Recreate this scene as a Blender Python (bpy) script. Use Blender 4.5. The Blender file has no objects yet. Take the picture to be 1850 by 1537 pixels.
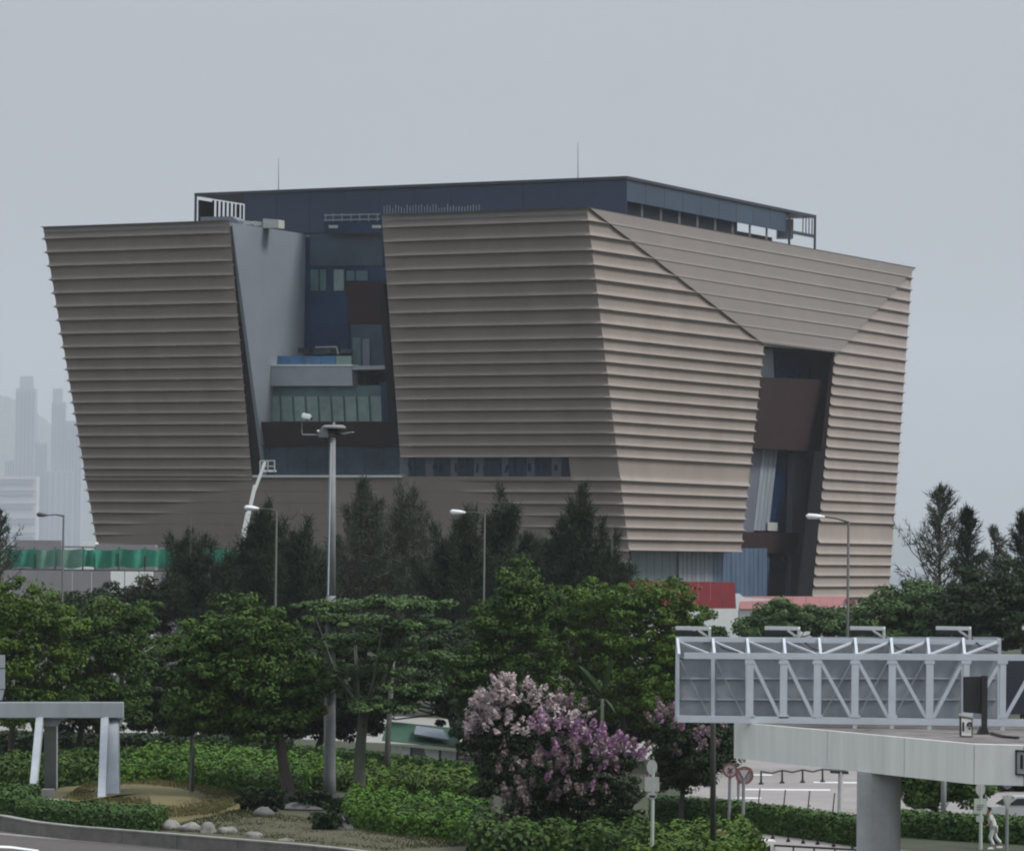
import bpy, bmesh, math, random
import numpy as np
from mathutils import Vector, Matrix

random.seed(7)
rng = np.random.default_rng(7)
SC = bpy.context.scene
COL = SC.collection

# ---------------------------------------------------------------- camera
H = 12.0                       # height of the viewpoint over the ground
F, CX, CY, ROLL = 7000.0, 925.0, 768.5, 0.012
pit = math.atan((1005 - CY) / F)
FW = Vector((0, math.cos(pit), math.sin(pit)))
r0 = Vector((1, 0, 0)); u0 = Vector((0, -math.sin(pit), math.cos(pit)))
RT = (r0 * math.cos(ROLL) + u0 * math.sin(ROLL)).normalized()
UP = (-r0 * math.sin(ROLL) + u0 * math.cos(ROLL)).normalized()
EYE = Vector((0, 0, H))
cd = bpy.data.cameras.new('camera')
cam = bpy.data.objects.new('camera', cd); COL.objects.link(cam)
cd.sensor_fit = 'HORIZONTAL'; cd.sensor_width = 36.0; cd.lens = 36.0 * F / 1850.0
cd.clip_start = 1.0; cd.clip_end = 60000.0
M3 = Matrix((RT, UP, -FW)).transposed()
cam.matrix_world = Matrix.Translation(EYE) @ M3.to_4x4()
SC.camera = cam

# ---------------------------------------------------------------- world, sun, exposure
SUN_EL, SUN_AZ = math.radians(50), math.radians(110)      # azimuth from +Y (away from the camera) towards +X; light comes from the right front
sun_dir = Vector((math.sin(SUN_AZ) * math.cos(SUN_EL), math.cos(SUN_AZ) * math.cos(SUN_EL), math.sin(SUN_EL)))
w = bpy.data.worlds.new('World'); SC.world = w; w.use_nodes = True
nt = w.node_tree; nt.nodes.clear()
sky = nt.nodes.new('ShaderNodeTexSky'); sky.sky_type = 'NISHITA'; sky.sun_disc = False
sky.sun_elevation = SUN_EL; sky.sun_rotation = SUN_AZ
sky.air_density = 1.5; sky.dust_density = 4.0
mixc = nt.nodes.new('ShaderNodeMixRGB'); mixc.inputs[0].default_value = 0.97
mixc.inputs[2].default_value = (15.9, 17.2, 18.6, 1)
cl = nt.nodes.new('ShaderNodeTexNoise'); cl.inputs['Scale'].default_value = 3.0; cl.inputs['Detail'].default_value = 3
tcw = nt.nodes.new('ShaderNodeTexCoord')
mpw = nt.nodes.new('ShaderNodeMapRange'); mpw.inputs[3].default_value = 0.9; mpw.inputs[4].default_value = 1.1
mulw = nt.nodes.new('ShaderNodeVectorMath'); mulw.operation = 'SCALE'
bg = nt.nodes.new('ShaderNodeBackground'); bg.inputs[1].default_value = 0.1
wo = nt.nodes.new('ShaderNodeOutputWorld')
L = nt.links.new
L(tcw.outputs['Generated'], cl.inputs['Vector']); L(cl.outputs[0], mpw.inputs[0])
sep = nt.nodes.new('ShaderNodeSeparateXYZ'); L(tcw.outputs['Generated'], sep.inputs[0])
zc_ = nt.nodes.new('ShaderNodeValToRGB')
for i_, (p_, v_) in enumerate(((0.0, .19), (.06, .235), (.14, .28), (.35, .48), (1.0, .95))):
    e_ = zc_.color_ramp.elements[i_] if i_ < 2 else zc_.color_ramp.elements.new(p_)
    e_.position = p_; e_.color = (v_, v_, v_, 1)
L(sep.outputs['Z'], zc_.inputs[0])
mm_ = nt.nodes.new('ShaderNodeMath'); mm_.operation = 'MULTIPLY'; L(zc_.outputs[0], mm_.inputs[0]); L(mpw.outputs[0], mm_.inputs[1])
L(sky.outputs[0], mixc.inputs[1]); L(mixc.outputs[0], mulw.inputs[0]); L(mm_.outputs[0], mulw.inputs['Scale'])
L(mulw.outputs[0], bg.inputs[0]); L(bg.outputs[0], wo.inputs[0])

sd = bpy.data.lights.new('sun', 'SUN'); sd.energy = 3.3; sd.angle = math.radians(14); sd.color = (1.0, 0.95, 0.88)
so = bpy.data.objects.new('sun', sd); COL.objects.link(so)
so.rotation_euler = sun_dir.to_track_quat('Z', 'Y').to_euler(); so.location = (40, -40, 90)

SC.view_settings.view_transform = 'Standard'; SC.view_settings.look = 'None'
SC.view_settings.exposure = 0.0; SC.view_settings.gamma = 1.0
SC.view_settings.use_curve_mapping = False
SC.render.engine = 'CYCLES'
cy = SC.cycles
cy.use_denoising = True
cy.filter_width = 2.1
cy.max_bounces = 6; cy.diffuse_bounces = 3; cy.glossy_bounces = 3; cy.volume_bounces = 3
cy.transmission_bounces = 4; cy.transparent_max_bounces = 8

# ---------------------------------------------------------------- pixel helpers
def ray(px, py):
    return (FW + RT * ((px - CX) / F) + UP * ((CY - py) / F))
def P(px, py, Y):
    d = ray(px, py); return EYE + d * (Y / d.y)
def G(px, py, z=0.0):
    d = ray(px, py); return EYE + d * ((z - H) / d.z)
def hit(px, py, p0, n):
    d = ray(px, py); return EYE + d * ((p0 - EYE).dot(n) / d.dot(n))
def yh(px): return 1005 + ROLL * (px - CX)
def zat(px, py, Y): return P(px, py, Y).z

# ---------------------------------------------------------------- materials
def mat(name, col, rough=0.6, metal=0.0, var=0.12, scale=3.0, spec=0.5, bump=0.0, col2=None, island=0.0, stretch=None, bscale=None, alpha=None):
    m = bpy.data.materials.new(name); m.use_nodes = True
    n = m.node_tree; b = n.nodes['Principled BSDF']; Lk = n.links.new
    b.inputs['Roughness'].default_value = rough; b.inputs['Metallic'].default_value = metal
    b.inputs['Specular IOR Level'].default_value = spec
    tc = n.nodes.new('ShaderNodeTexCoord'); mp = n.nodes.new('ShaderNodeMapping')
    if stretch: mp.inputs['Scale'].default_value = stretch
    geo = n.nodes.new('ShaderNodeNewGeometry')
    Lk(geo.outputs['Position'], mp.inputs['Vector'])
    no = n.nodes.new('ShaderNodeTexNoise'); no.inputs['Scale'].default_value = scale; no.inputs['Detail'].default_value = 5
    no.inputs['Roughness'].default_value = 0.65
    Lk(mp.outputs[0], no.inputs['Vector'])
    cr = n.nodes.new('ShaderNodeValToRGB')
    c2 = col2 if col2 else tuple(min(1, c * (1 + var)) for c in col)
    c1 = col if col2 else tuple(c * (1 - var) for c in col)
    cr.color_ramp.elements[0].position = 0.3; cr.color_ramp.elements[1].position = 0.7
    cr.color_ramp.elements[0].color = (*c1, 1); cr.color_ramp.elements[1].color = (*c2, 1)
    Lk(no.outputs[0], cr.inputs[0])
    out = cr.outputs[0]
    if island > 0:
        mr = n.nodes.new('ShaderNodeMapRange'); mr.inputs[3].default_value = 1 - island; mr.inputs[4].default_value = 1 + island
        Lk(geo.outputs['Random Per Island'], mr.inputs[0])
        vm = n.nodes.new('ShaderNodeVectorMath'); vm.operation = 'SCALE'
        Lk(out, vm.inputs[0]); Lk(mr.outputs[0], vm.inputs['Scale']); out = vm.outputs[0]
    Lk(out, b.inputs['Base Color'])
    if bump:
        n2 = n.nodes.new('ShaderNodeTexNoise'); n2.inputs['Scale'].default_value = bscale or scale * 6; n2.inputs['Detail'].default_value = 4
        Lk(mp.outputs[0], n2.inputs['Vector'])
        bp = n.nodes.new('ShaderNodeBump'); bp.inputs['Strength'].default_value = bump; bp.inputs['Distance'].default_value = 0.05
        Lk(n2.outputs[0], bp.inputs['Height']); Lk(bp.outputs[0], b.inputs['Normal'])
    return m

def leafmat(name, c1, c2, island=0.35, scale=0.8, trans=0.06):
    m = mat(name, c1, rough=0.55, col2=c2, scale=scale, island=island, spec=0.12)
    n = m.node_tree; b = n.nodes['Principled BSDF']; Lk = n.links.new
    src = b.inputs['Base Color'].links[0].from_socket
    tr = n.nodes.new('ShaderNodeBsdfTranslucent'); mx = n.nodes.new('ShaderNodeMixShader'); mx.inputs[0].default_value = trans
    Lk(src, tr.inputs[0]); Lk(b.outputs[0], mx.inputs[1]); Lk(tr.outputs[0], mx.inputs[2])
    Lk(mx.outputs[0], n.nodes['Material Output'].inputs['Surface'])
    return m

M = dict(
    clad=mat('bronze_cladding', (0.222, 0.188, 0.170), rough=0.5, var=0.10, scale=0.22, spec=0.4, bump=0.15, bscale=2.0, stretch=(1, 1, 0.4)),
    cladflat=mat('champagne_cladding', (0.150, 0.130, 0.116), rough=0.45, var=0.06, scale=0.25, spec=0.5),
    reveal=mat('pale_metal_reveal', (0.165, 0.19, 0.222), rough=0.4, var=0.10, scale=0.12, spec=0.5),
    parapet=mat('pale_parapet_panel', (0.25, 0.265, 0.30), rough=0.5, var=0.08, scale=0.3),
    dark=mat('charcoal_jamb', (0.018, 0.017, 0.021), spec=0.1, rough=0.7, var=0.2),
    umber=mat('umber_panel', (0.025, 0.0145, 0.015), spec=0.1, rough=0.7, var=0.14, scale=0.15),
    navy=mat('dark_blue_glass', (0.008, 0.026, 0.068), rough=0.18, var=0.6, scale=0.10, spec=0.25),  # strong tone noise painted in for reflections on the glass
    slate=mat('slate_glass', (0.036, 0.054, 0.075), rough=0.25, var=0.4, scale=0.12, spec=0.2),  # uneven tone here also stands in for reflections
    teal=mat('teal_glass', (0.06, 0.11, 0.12), rough=0.3, var=0.25, scale=0.4, spec=0.3),
    green_pane=mat('pale_green_pane', (0.15, 0.21, 0.195), rough=0.3, var=0.3, scale=0.35, spec=0.3),
    blueband=mat('blue_glass_balustrade', (0.035, 0.10, 0.20), rough=0.3, var=0.35, scale=0.3),
    roofm=mat('dark_roof_metal', (0.018, 0.022, 0.032), rough=0.5, var=0.15, scale=0.3),
    roofscreen=mat('blue_grey_screen', (0.013, 0.025, 0.056), rough=0.4, var=0.2, scale=0.1, spec=0.4),
    roofscreen_lit=mat('blue_grey_screen_lit', (0.020, 0.038, 0.068), rough=0.45, var=0.2, scale=0.12),  # paler copy of the screen colour, for the brighter right face
    white=mat('white_paint', (0.62, 0.64, 0.64), rough=0.5, var=0.06, scale=2, bump=0.05),
    offwhite=mat('off_white_render', (0.66, 0.665, 0.63), rough=0.7, var=0.11, scale=1.6, bump=0.1, stretch=(1, 1, 0.10)),
    concrete=mat('pale_concrete', (0.33, 0.34, 0.34), rough=0.8, var=0.12, scale=1.2, bump=0.15),
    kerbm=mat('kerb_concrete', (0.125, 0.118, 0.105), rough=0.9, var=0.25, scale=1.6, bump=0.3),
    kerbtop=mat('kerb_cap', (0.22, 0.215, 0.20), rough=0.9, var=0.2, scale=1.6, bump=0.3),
    steel=mat('grey_painted_steel', (0.40, 0.435, 0.48), rough=0.5, var=0.08, scale=1.2),
    steeld=mat('grey_sign_back', (0.25, 0.27, 0.30), rough=0.55, var=0.14, scale=0.8, spec=0.4),
    pole=mat('galvanised_pole', (0.17, 0.18, 0.19), rough=0.75, var=0.15, scale=1.5, metal=0.1),
    poled=mat('weathered_pole', (0.040, 0.040, 0.036), rough=0.6, var=0.2, scale=1.5),
    portal=mat('dull_grey_steel', (0.27, 0.295, 0.325), rough=0.6, var=0.14, scale=1.0, stretch=(1, 1, .3)),
    black=mat('black_metal', (0.010, 0.011, 0.013), rough=0.5, var=0.2),
    red=mat('red_hoarding', (0.24, 0.028, 0.036), rough=0.6, var=0.12, scale=0.4),
    redd=mat('dull_red_roof', (0.20, 0.07, 0.07), rough=0.7, var=0.12, scale=0.6),
    signred=mat('sign_red', (0.15, 0.055, 0.06), rough=0.5, var=0.1),
    signgrey=mat('sign_grey', (0.34, 0.35, 0.34), rough=0.5, var=0.08),
    signgreen=mat('sign_green_white', (0.36, 0.40, 0.36), rough=0.5, var=0.08),
    greennet=mat('green_netting', (0.015, 0.13, 0.085), rough=0.8, col2=(0.05, 0.32, 0.21), scale=0.35),
    netpale=mat('faded_green_netting', (0.10, 0.24, 0.18), rough=0.8, col2=(0.16, 0.30, 0.24), scale=0.5),
    hoard=mat('grey_hoarding', (0.19, 0.185, 0.195), rough=0.8, var=0.08, scale=0.5),
    curtw=mat('white_film_glass', (0.14, 0.165, 0.20), rough=0.5, col2=(0.26, 0.285, 0.32), scale=1.0, stretch=(1, 1, 0.1)),
    curtb=mat('blue_film_glass', (0.045, 0.075, 0.135), rough=0.45, col2=(0.085, 0.125, 0.19), scale=1.0, stretch=(1, 1, 0.15)),
    curtt=mat('teal_film_glass', (0.095, 0.135, 0.15), rough=0.35, col2=(0.13, 0.17, 0.185), scale=0.4),
    greycol=mat('grey_column_panel', (0.105, 0.115, 0.145), rough=0.5, var=0.08, scale=0.3),
    rock=mat('pale_boulder', (0.09, 0.088, 0.08), rough=0.95, col2=(0.24, 0.235, 0.22), scale=2.5, bump=0.5),
    rockd=mat('grey_boulder', (0.05, 0.05, 0.05), rough=0.9, col2=(0.10, 0.10, 0.10), scale=2.5, bump=0.5),
    bark=mat('bark', (0.030, 0.028, 0.022), rough=0.95, col2=(0.065, 0.06, 0.048), scale=3, bump=0.5, stretch=(1, 1, 0.3)),
    barkg=mat('mossy_bark', (0.045, 0.052, 0.035), rough=0.95, col2=(0.075, 0.08, 0.06), scale=3, bump=0.5, stretch=(1, 1, 0.3)),
    asphalt=mat('asphalt', (0.055, 0.047, 0.045), rough=0.9, var=0.25, scale=1.5, bump=0.2),
    paving=mat('pale_paving', (0.165, 0.152, 0.148), rough=0.9, col2=(0.235, 0.22, 0.215), scale=0.25, bump=0.1),
    roadl=mat('pale_road', (0.21, 0.205, 0.195), rough=0.9, var=0.12, scale=0.3),
    soil=mat('soil_and_grass', (0.016, 0.020, 0.010), rough=1.0, col2=(0.035, 0.042, 0.018), scale=0.5, bump=0.4),
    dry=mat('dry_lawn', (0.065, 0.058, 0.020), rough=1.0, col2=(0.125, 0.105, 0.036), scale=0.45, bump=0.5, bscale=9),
    dryshade=mat('shaded_lawn', (0.034, 0.034, 0.015), rough=1.0, col2=(0.062, 0.058, 0.026), scale=0.6, bump=0.5, bscale=9),  # darker copy of the dry lawn, shade put into the colour
    water=mat('harbour_water', (0.05, 0.07, 0.08), rough=0.3, var=0.1),
    hill=mat('wooded_hillside', (0.03, 0.05, 0.045), rough=1.0, col2=(0.06, 0.08, 0.06), scale=0.003),
    city=mat('far_tower_concrete', (0.16, 0.19, 0.24), rough=0.8, var=0.1, scale=0.01),
    citypale=mat('far_pale_block', (0.27, 0.28, 0.30), rough=0.8, var=0.06, scale=0.01),
    cityglass=mat('far_tower_windows', (0.07, 0.09, 0.13), rough=0.5, var=0.1, scale=0.01),
    skin=mat('skin', (0.24, 0.13, 0.09), rough=0.6, var=0.05),
    hair=mat('black_hair', (0.01, 0.009, 0.008), rough=0.5, var=0.1),
    cloth=mat('white_cloth', (0.45, 0.46, 0.46), rough=0.9, var=0.06, scale=8),
    carw=mat('silver_car_paint', (0.35, 0.36, 0.37), rough=0.3, var=0.04, metal=0.3),
    cardk=mat('dark_car_glass', (0.02, 0.024, 0.028), rough=0.15, var=0.1),
    tyre=mat('tyre_rubber', (0.012, 0.012, 0.012), rough=0.8, var=0.1),
    beige=mat('beige_box', (0.20, 0.16, 0.075), rough=0.6, var=0.1),
    shedroof=mat('green_shed_roof', (0.03, 0.075, 0.055), rough=0.6, var=0.15),
    lm=mat('lamp_glass', (0.62, 0.64, 0.66), rough=0.3, var=0.03),
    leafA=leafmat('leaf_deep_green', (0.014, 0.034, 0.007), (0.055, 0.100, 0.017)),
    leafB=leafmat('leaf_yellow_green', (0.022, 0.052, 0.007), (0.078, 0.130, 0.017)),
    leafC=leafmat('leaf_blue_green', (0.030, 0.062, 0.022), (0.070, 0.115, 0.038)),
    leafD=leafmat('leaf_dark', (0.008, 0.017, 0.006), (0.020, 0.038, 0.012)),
    leafH=leafmat('leaf_hedge', (0.024, 0.055, 0.012), (0.048, 0.095, 0.020)),
    leafL=leafmat('leaf_bright', (0.030, 0.078, 0.010), (0.072, 0.140, 0.018)),
    needle=leafmat('needle_grey_green', (0.030, 0.040, 0.028), (0.060, 0.070, 0.048), trans=0.15),
    needled=leafmat('needle_dark_green', (0.009, 0.020, 0.011), (0.024, 0.038, 0.021), trans=0.1),
    frond=leafmat('palm_leaf', (0.014, 0.030, 0.010), (0.028, 0.05, 0.018)),
    pink=leafmat('pink_blossom', (0.42, 0.34, 0.355), (0.60, 0.50, 0.515), island=0.2, trans=0.2),
    mauve=leafmat('mauve_blossom', (0.22, 0.115, 0.20), (0.35, 0.215, 0.325), island=0.25, trans=0.2),
    dusty=leafmat('faded_blossom', (0.17, 0.125, 0.135), (0.27, 0.20, 0.21), island=0.25, trans=0.2),
)

# ---------------------------------------------------------------- object helpers
def tag(o, label=None, cat=None, group=None, kind=None):
    if label: o['label'] = label
    if cat: o['category'] = cat
    if group: o['group'] = group
    if kind: o['kind'] = kind
    return o
def empty(name, loc, label=None, cat=None, group=None):
    o = bpy.data.objects.new(name, None); COL.objects.link(o); o.location = loc
    o.empty_display_size = 0.2
    return tag(o, label, cat, group)
def link_mesh(name, me, parent=None):
    o = bpy.data.objects.new(name, me); COL.objects.link(o)
    if parent is not None:
        o.parent = parent
        base = Vector((0, 0, 0)); q = parent
        while q is not None: base += q.location; q = q.parent
        o.location = -base
    return o

class MB:
    """collects world-space polygons, builds one mesh object"""
    def __init__(s): s.v = []; s.f = []
    def poly(s, pts):
        k = len(s.v); s.v += [tuple(p) for p in pts]; s.f.append(tuple(range(k, k + len(pts)))); return s
    def hexa(s, a):      # 8 corners: bottom 0-3, top 4-7
        k = len(s.v); s.v += [tuple(p) for p in a]
        for f in ((3, 2, 1, 0), (4, 5, 6, 7), (0, 1, 5, 4), (1, 2, 6, 5), (2, 3, 7, 6), (3, 0, 4, 7)):
            s.f.append(tuple(k + i for i in f))
        return s
    def box(s, c, sx, sy, sz, rz=0.0):
        c = Vector(c); a = Vector((math.cos(rz), math.sin(rz), 0)) * sx / 2; b = Vector((-math.sin(rz), math.cos(rz), 0)) * sy / 2; z = Vector((0, 0, sz / 2))
        return s.hexa([c - a - b - z, c + a - b - z, c + a + b - z, c - a + b - z, c - a - b + z, c + a - b + z, c + a + b + z, c - a + b + z])
    def prism(s, pts, d):
        d = Vector(d); k = len(s.v); n = len(pts)
        s.v += [tuple(p) for p in pts] + [tuple(Vector(p) + d) for p in pts]
        s.f.append(tuple(k + i for i in range(n))); s.f.append(tuple(k + n + i for i in reversed(range(n))))
        for i in range(n):
            j = (i + 1) % n; s.f.append((k + i, k + n + i, k + n + j, k + j))
        return s
    def bar(s, p, q, w, h, up=Vector((0, 0, 1))):
        p = Vector(p); q = Vector(q); d = (q - p).normalized()
        a = d.cross(up)
        if a.length < 1e-3: a = d.cross(Vector((0, 1, 0)))
        a.normalize(); b = a.cross(d).normalized(); a = a * w / 2; b = b * h / 2
        return s.hexa([p - a - b, p + a - b, p + a + b, p - a + b, q - a - b, q + a - b, q + a + b, q - a + b])
    def tube(s, pts, rad, n=8, cap=True):
        pts = [Vector(p) for p in pts]
        if not hasattr(rad, '__len__'): rad = [rad] * len(pts)
        k0 = len(s.v)
        for i, p in enumerate(pts):
            d = (pts[min(i + 1, len(pts) - 1)] - pts[max(i - 1, 0)]).normalized()
            a = d.cross(Vector((0, 1, 0)) if abs(d.y) < 0.9 else Vector((1, 0, 0))).normalized(); b = d.cross(a).normalized()
            for j in range(n):
                t = 2 * math.pi * j / n
                s.v.append(tuple(p + (a * math.cos(t) + b * math.sin(t)) * rad[i]))
        for i in range(len(pts) - 1):
            for j in range(n):
                j2 = (j + 1) % n
                s.f.append((k0 + i * n + j, k0 + i * n + j2, k0 + (i + 1) * n + j2, k0 + (i + 1) * n + j))
        if cap:
            s.f.append(tuple(k0 + j for j in reversed(range(n)))); e = k0 + (len(pts) - 1) * n
            s.f.append(tuple(e + j for j in range(n)))
        return s
    def build(s, name, m, parent=None, smooth=False, bevel=0.0):
        me = bpy.data.meshes.new(name); me.from_pydata(s.v, [], s.f)
        bm = bmesh.new(); bm.from_mesh(me)
        bmesh.ops.recalc_face_normals(bm, faces=bm.faces)
        if bevel: bmesh.ops.bevel(bm, geom=bm.edges[:], offset=bevel, segments=2, affect='EDGES', clamp_overlap=True)
        bm.to_mesh(me); bm.free()
        me.materials.append(m)
        if smooth: me.polygons.foreach_set('use_smooth', [True] * len(me.polygons))
        return link_mesh(name, me, parent)

def fast_quads(name, V, m, parent=None):
    """V: (N,4,3) array of quads"""
    n = len(V); me = bpy.data.meshes.new(name)
    me.vertices.add(n * 4); me.vertices.foreach_set('co', V.reshape(-1).astype(np.float32))
    me.loops.add(n * 4); me.loops.foreach_set('vertex_index', np.arange(n * 4, dtype=np.int32))
    me.polygons.add(n); me.polygons.foreach_set('loop_start', np.arange(0, n * 4, 4, dtype=np.int32))
    me.polygons.foreach_set('loop_total', np.full(n, 4, dtype=np.int32))
    me.update(calc_edges=True); me.materials.append(m)
    return link_mesh(name, me, parent)

def leaf_quads(pts, size, up=0.6, aspect=0.55, jit=0.4, out=None):
    n = len(pts)
    nr = rng.normal(size=(n, 3)); nr /= np.linalg.norm(nr, axis=1, keepdims=True)
    if out is not None: nr = nr * .55 + out * .9
    nr[:, 2] = nr[:, 2] + up; nr /= np.linalg.norm(nr, axis=1, keepdims=True)
    t = np.cross(nr, rng.normal(size=(n, 3))); t /= np.linalg.norm(t, axis=1, keepdims=True)
    b = np.cross(nr, t)
    s = size * (1 - jit + 2 * jit * rng.random((n, 1)))
    a = t * s; bb = b * s * aspect
    fold = nr * s * 0.18
    return np.stack([pts - a, pts + bb + fold, pts + a * 0.9, pts - bb + fold], axis=1)

def crown_points(lobes, clusters, per, sig, shell=0.45, squash=1.0, fill=0.0):
    """lobes: list of (centre, rx, ry, rz). Leaves sit on small dome-shaped clumps spread over and inside the lobes.
    returns leaf points and the outward direction of each leaf on its clump"""
    vol = np.array([(a * b + b * c + a * c) for _, a, b, c in lobes]); vol = vol / vol.sum()
    out = []; nrm = []
    for (c, a, b, d), fr in zip(lobes, vol):
        k = max(3, int(clusters * fr))
        dr = rng.normal(size=(k, 3)); dr /= np.linalg.norm(dr, axis=1, keepdims=True)
        rr = 1 - shell * rng.random((k, 1)) ** 1.5
        nf = int(k * fill)
        if nf: rr[:nf] = rng.random((nf, 1)) ** 0.5 * 0.75
        rr *= 0.84 + 0.28 * rng.random((k, 1))
        cc = np.array(c) + dr * rr * np.array([a, b, d])
        R_ = sig * (0.7 + 1.3 * rng.random((k, 1, 1)) ** 2)
        u = rng.normal(size=(k, per, 3)); u /= np.linalg.norm(u, axis=2, keepdims=True)
        u[:, :, 2] = u[:, :, 2] * .85 + .22
        rad = R_ * (0.55 + 0.55 * rng.random((k, per, 1)) ** .6)
        out.append((cc[:, None, :] + u * rad * np.array([1.1, 1.1, 0.72 * squash])).reshape(-1, 3)); nrm.append(u.reshape(-1, 3))
    return np.concatenate(out), np.concatenate(nrm)

def grow_tree(name, label, cat, base, lobes, leafm, barkm, clusters=260, per=55, sig=0.32, leaf=0.13, tr=0.16, group=None,
              squash=1.0, up=0.6, limbs=7, lean=0.0, aspect=0.55, fill=0.15, root=None, partname='crown'):
    t = root or empty(name, base, label, cat, group)
    mb = MB(); base = Vector(base)
    cc = sum((l[0] for l in lobes), Vector()) / len(lobes)
    zt = min(l[0].z - 0.3 * l[3] for l in lobes)
    top = Vector((cc.x * 0.25 + base.x * 0.75, cc.y * 0.25 + base.y * 0.75, max(base.z + 0.5, zt)))
    mid = base.lerp(top, 0.5) + Vector((random.uniform(-.1, .1), 0, 0))
    mb.tube([base - Vector((0, 0, .1)), base + Vector((0, 0, .25)), mid, top], [tr * 1.5, tr * 1.08, tr * 0.9, tr * 0.75], 10)
    mb.build('trunk', barkm, t, smooth=True)
    mb = MB()
    for i in range(max(limbs, len(lobes))):
        l = lobes[i % len(lobes)]
        e = l[0] + Vector((random.uniform(-.5, .5) * l[1], random.uniform(-.5, .5) * l[2], random.uniform(-.2, .5) * l[3]))
        s = mid.lerp(top, random.uniform(0.55, 1.0)); m_ = s.lerp(e, 0.5) + Vector((0, 0, -0.12 * (e - s).length))
        mb.tube([s, m_, e], [tr * 0.32, tr * 0.2, tr * 0.06], 6)
    mb.build('limbs', barkm, t, smooth=True)
    pts, nn = crown_points(lobes, int(clusters * .95), int(per * 2.3), sig * 1.2, squash=squash, fill=fill + .15)
    fast_quads(partname, leaf_quads(pts, leaf * .74, up=up * .5, aspect=aspect, out=nn), leafm, t)
    return t

def lobe(px, py, rx, ry, Y, dy=0.0, depth=None):
    k = Y / F
    return (P(px, py, Y + dy), rx * k, (depth if depth else rx) * k, ry * k)

Z = Vector((0, 0, 1))
def hedge(name, label, pts, width, height, m, cat='hedge', group=None, leaf=0.09, dens=260, kind=None, mound=0.0, jag=0.07):
    """hedge along ground polyline pts (front bottom edge), box-shaped leafy mass"""
    core = MB(); P3 = []; N3 = []
    def add(p, d): P3.append(p); N3.append(np.repeat(np.array([d], float), len(p), 0))
    for a, b in zip(pts[:-1], pts[1:]):
        a = Vector(a); b = Vector(b); d = b - a; Ln = d.length; d.normalize(); nrm = Vector((0, 1, 0))
        core.prism([a + nrm * width * .06, b + nrm * width * .06, b + nrm * width * .94, a + nrm * width * .94], Z * height * .86)
        nf = int(Ln * height * dens); ntop = int(Ln * width * dens); nb = nf // 2
        u = rng.random(nf); z = rng.random(nf)
        pf = np.array(a)[None] + np.outer(u * Ln, np.array(d)); pf[:, 2] += z * height
        pf += np.outer(rng.normal(size=nf) * jag, np.array(nrm)); add(pf, (0, -1, .1))
        u = rng.random(ntop); v = rng.random(ntop)
        pt = np.array(a)[None] + np.outer(u * Ln, np.array(d)) + np.outer(v * width, np.array(nrm))
        bumpz = 0.5 * np.sin(u * Ln * 1.7 + 1.3) * np.cos(v * width * 2.1) + 0.5 * np.sin(u * Ln * 4.1)
        pt[:, 2] += height + rng.normal(size=ntop) * jag + mound * bumpz - mound * 0.4 * (2 * v - 1) ** 2
        add(pt, (0, 0, 1))
        u = rng.random(nb); z = rng.random(nb)
        pb = np.array(a)[None] + np.outer(u * Ln, np.array(d)) + np.array(nrm)[None] * width; pb[:, 2] += z * height; add(pb, (0, 1, 0))
        for e in (a, b):
            ne = int(width * height * dens); v = rng.random(ne); z = rng.random(ne)
            pe = np.array(e)[None] + np.outer(v * width, np.array(nrm)); pe[:, 2] += z * height; pe += rng.normal(size=pe.shape) * jag * 0.6; add(pe, (-1 if e is a else 1, 0, .1))
    o = fast_quads('foliage' if not kind else name, leaf_quads(np.concatenate(P3), leaf, up=0.05, out=np.concatenate(N3)), m)
    if kind:
        tag(o, label, cat, group, kind); core.build('core_twigs', M['leafD'], o); return o
    t = empty(name, pts[0], label, cat, group)
    o.parent = t; o.location = -t.location
    core.build('twig_core', M['leafD'], t)
    return t

# ================================================================ SETTING
def sheet(name, pts, m, z=0.0, kind='structure', label=None, cat=None):
    mb = MB(); mb.poly([(p[0], p[1], z) for p in pts]); o = mb.build(name, m)
    return tag(o, label, cat, None, kind)
sheet('ground', [(-5400, -200), (5400, -200), (5400, 14700), (-5400, 14700)], M['soil'], 0.0)
sheet('harbour_water', [(-5300, 900), (5300, 900), (5300, 10500), (-5300, 10500)], M['water'], 0.02)

# ================================================================ THE MUSEUM-LIKE BUILDING
Z = Vector((0, 0, 1))
A = P(1060, 375, 472)
ztop = A.z
C = G(1648, 484, ztop); B = G(78, 410, ztop)
uh = (B - A).normalized(); vh = (C - A).normalized()
nL = Vector((-uh.y, uh.x, 0)); nL = nL if nL.y < 0 else -nL        # outward normal of left wall (horizontal)
TL = 0.28                                                         # left wall leans outward: recedes TL metres per metre down
inL = -nL
NLp = (nL - Z * TL).normalized()                                   # true normal of the leaning plane (faces down and out)
def L_(px, py, off=0.0):                                           # pixel -> left wall plane pushed inwards by off
    return hit(px, py, A + inL * off, NLp)
def V_(px, py, wd):                                                # pixel -> vertical plane parallel to the left wall, wd metres inside its top edge
    return hit(px, py, A + inL * wd, nL)
A1 = L_(1137, 1000)
wdir = Vector((math.cos(math.radians(58.3)), math.sin(math.radians(58.3)), 0))
NLL = (A1 - A).cross(wdir).normalized(); NLL = NLL if NLL.y < 0 else -NLL
def Q_(px, py, off=0.0):
    return hit(px, py, A - NLL * off, NLL)
E = Q_(1380, 625); G1 = Q_(1338, 997)
NT = (C - A).cross(E - A).normalized(); NT = NT if NT.y < 0 else -NT
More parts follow.
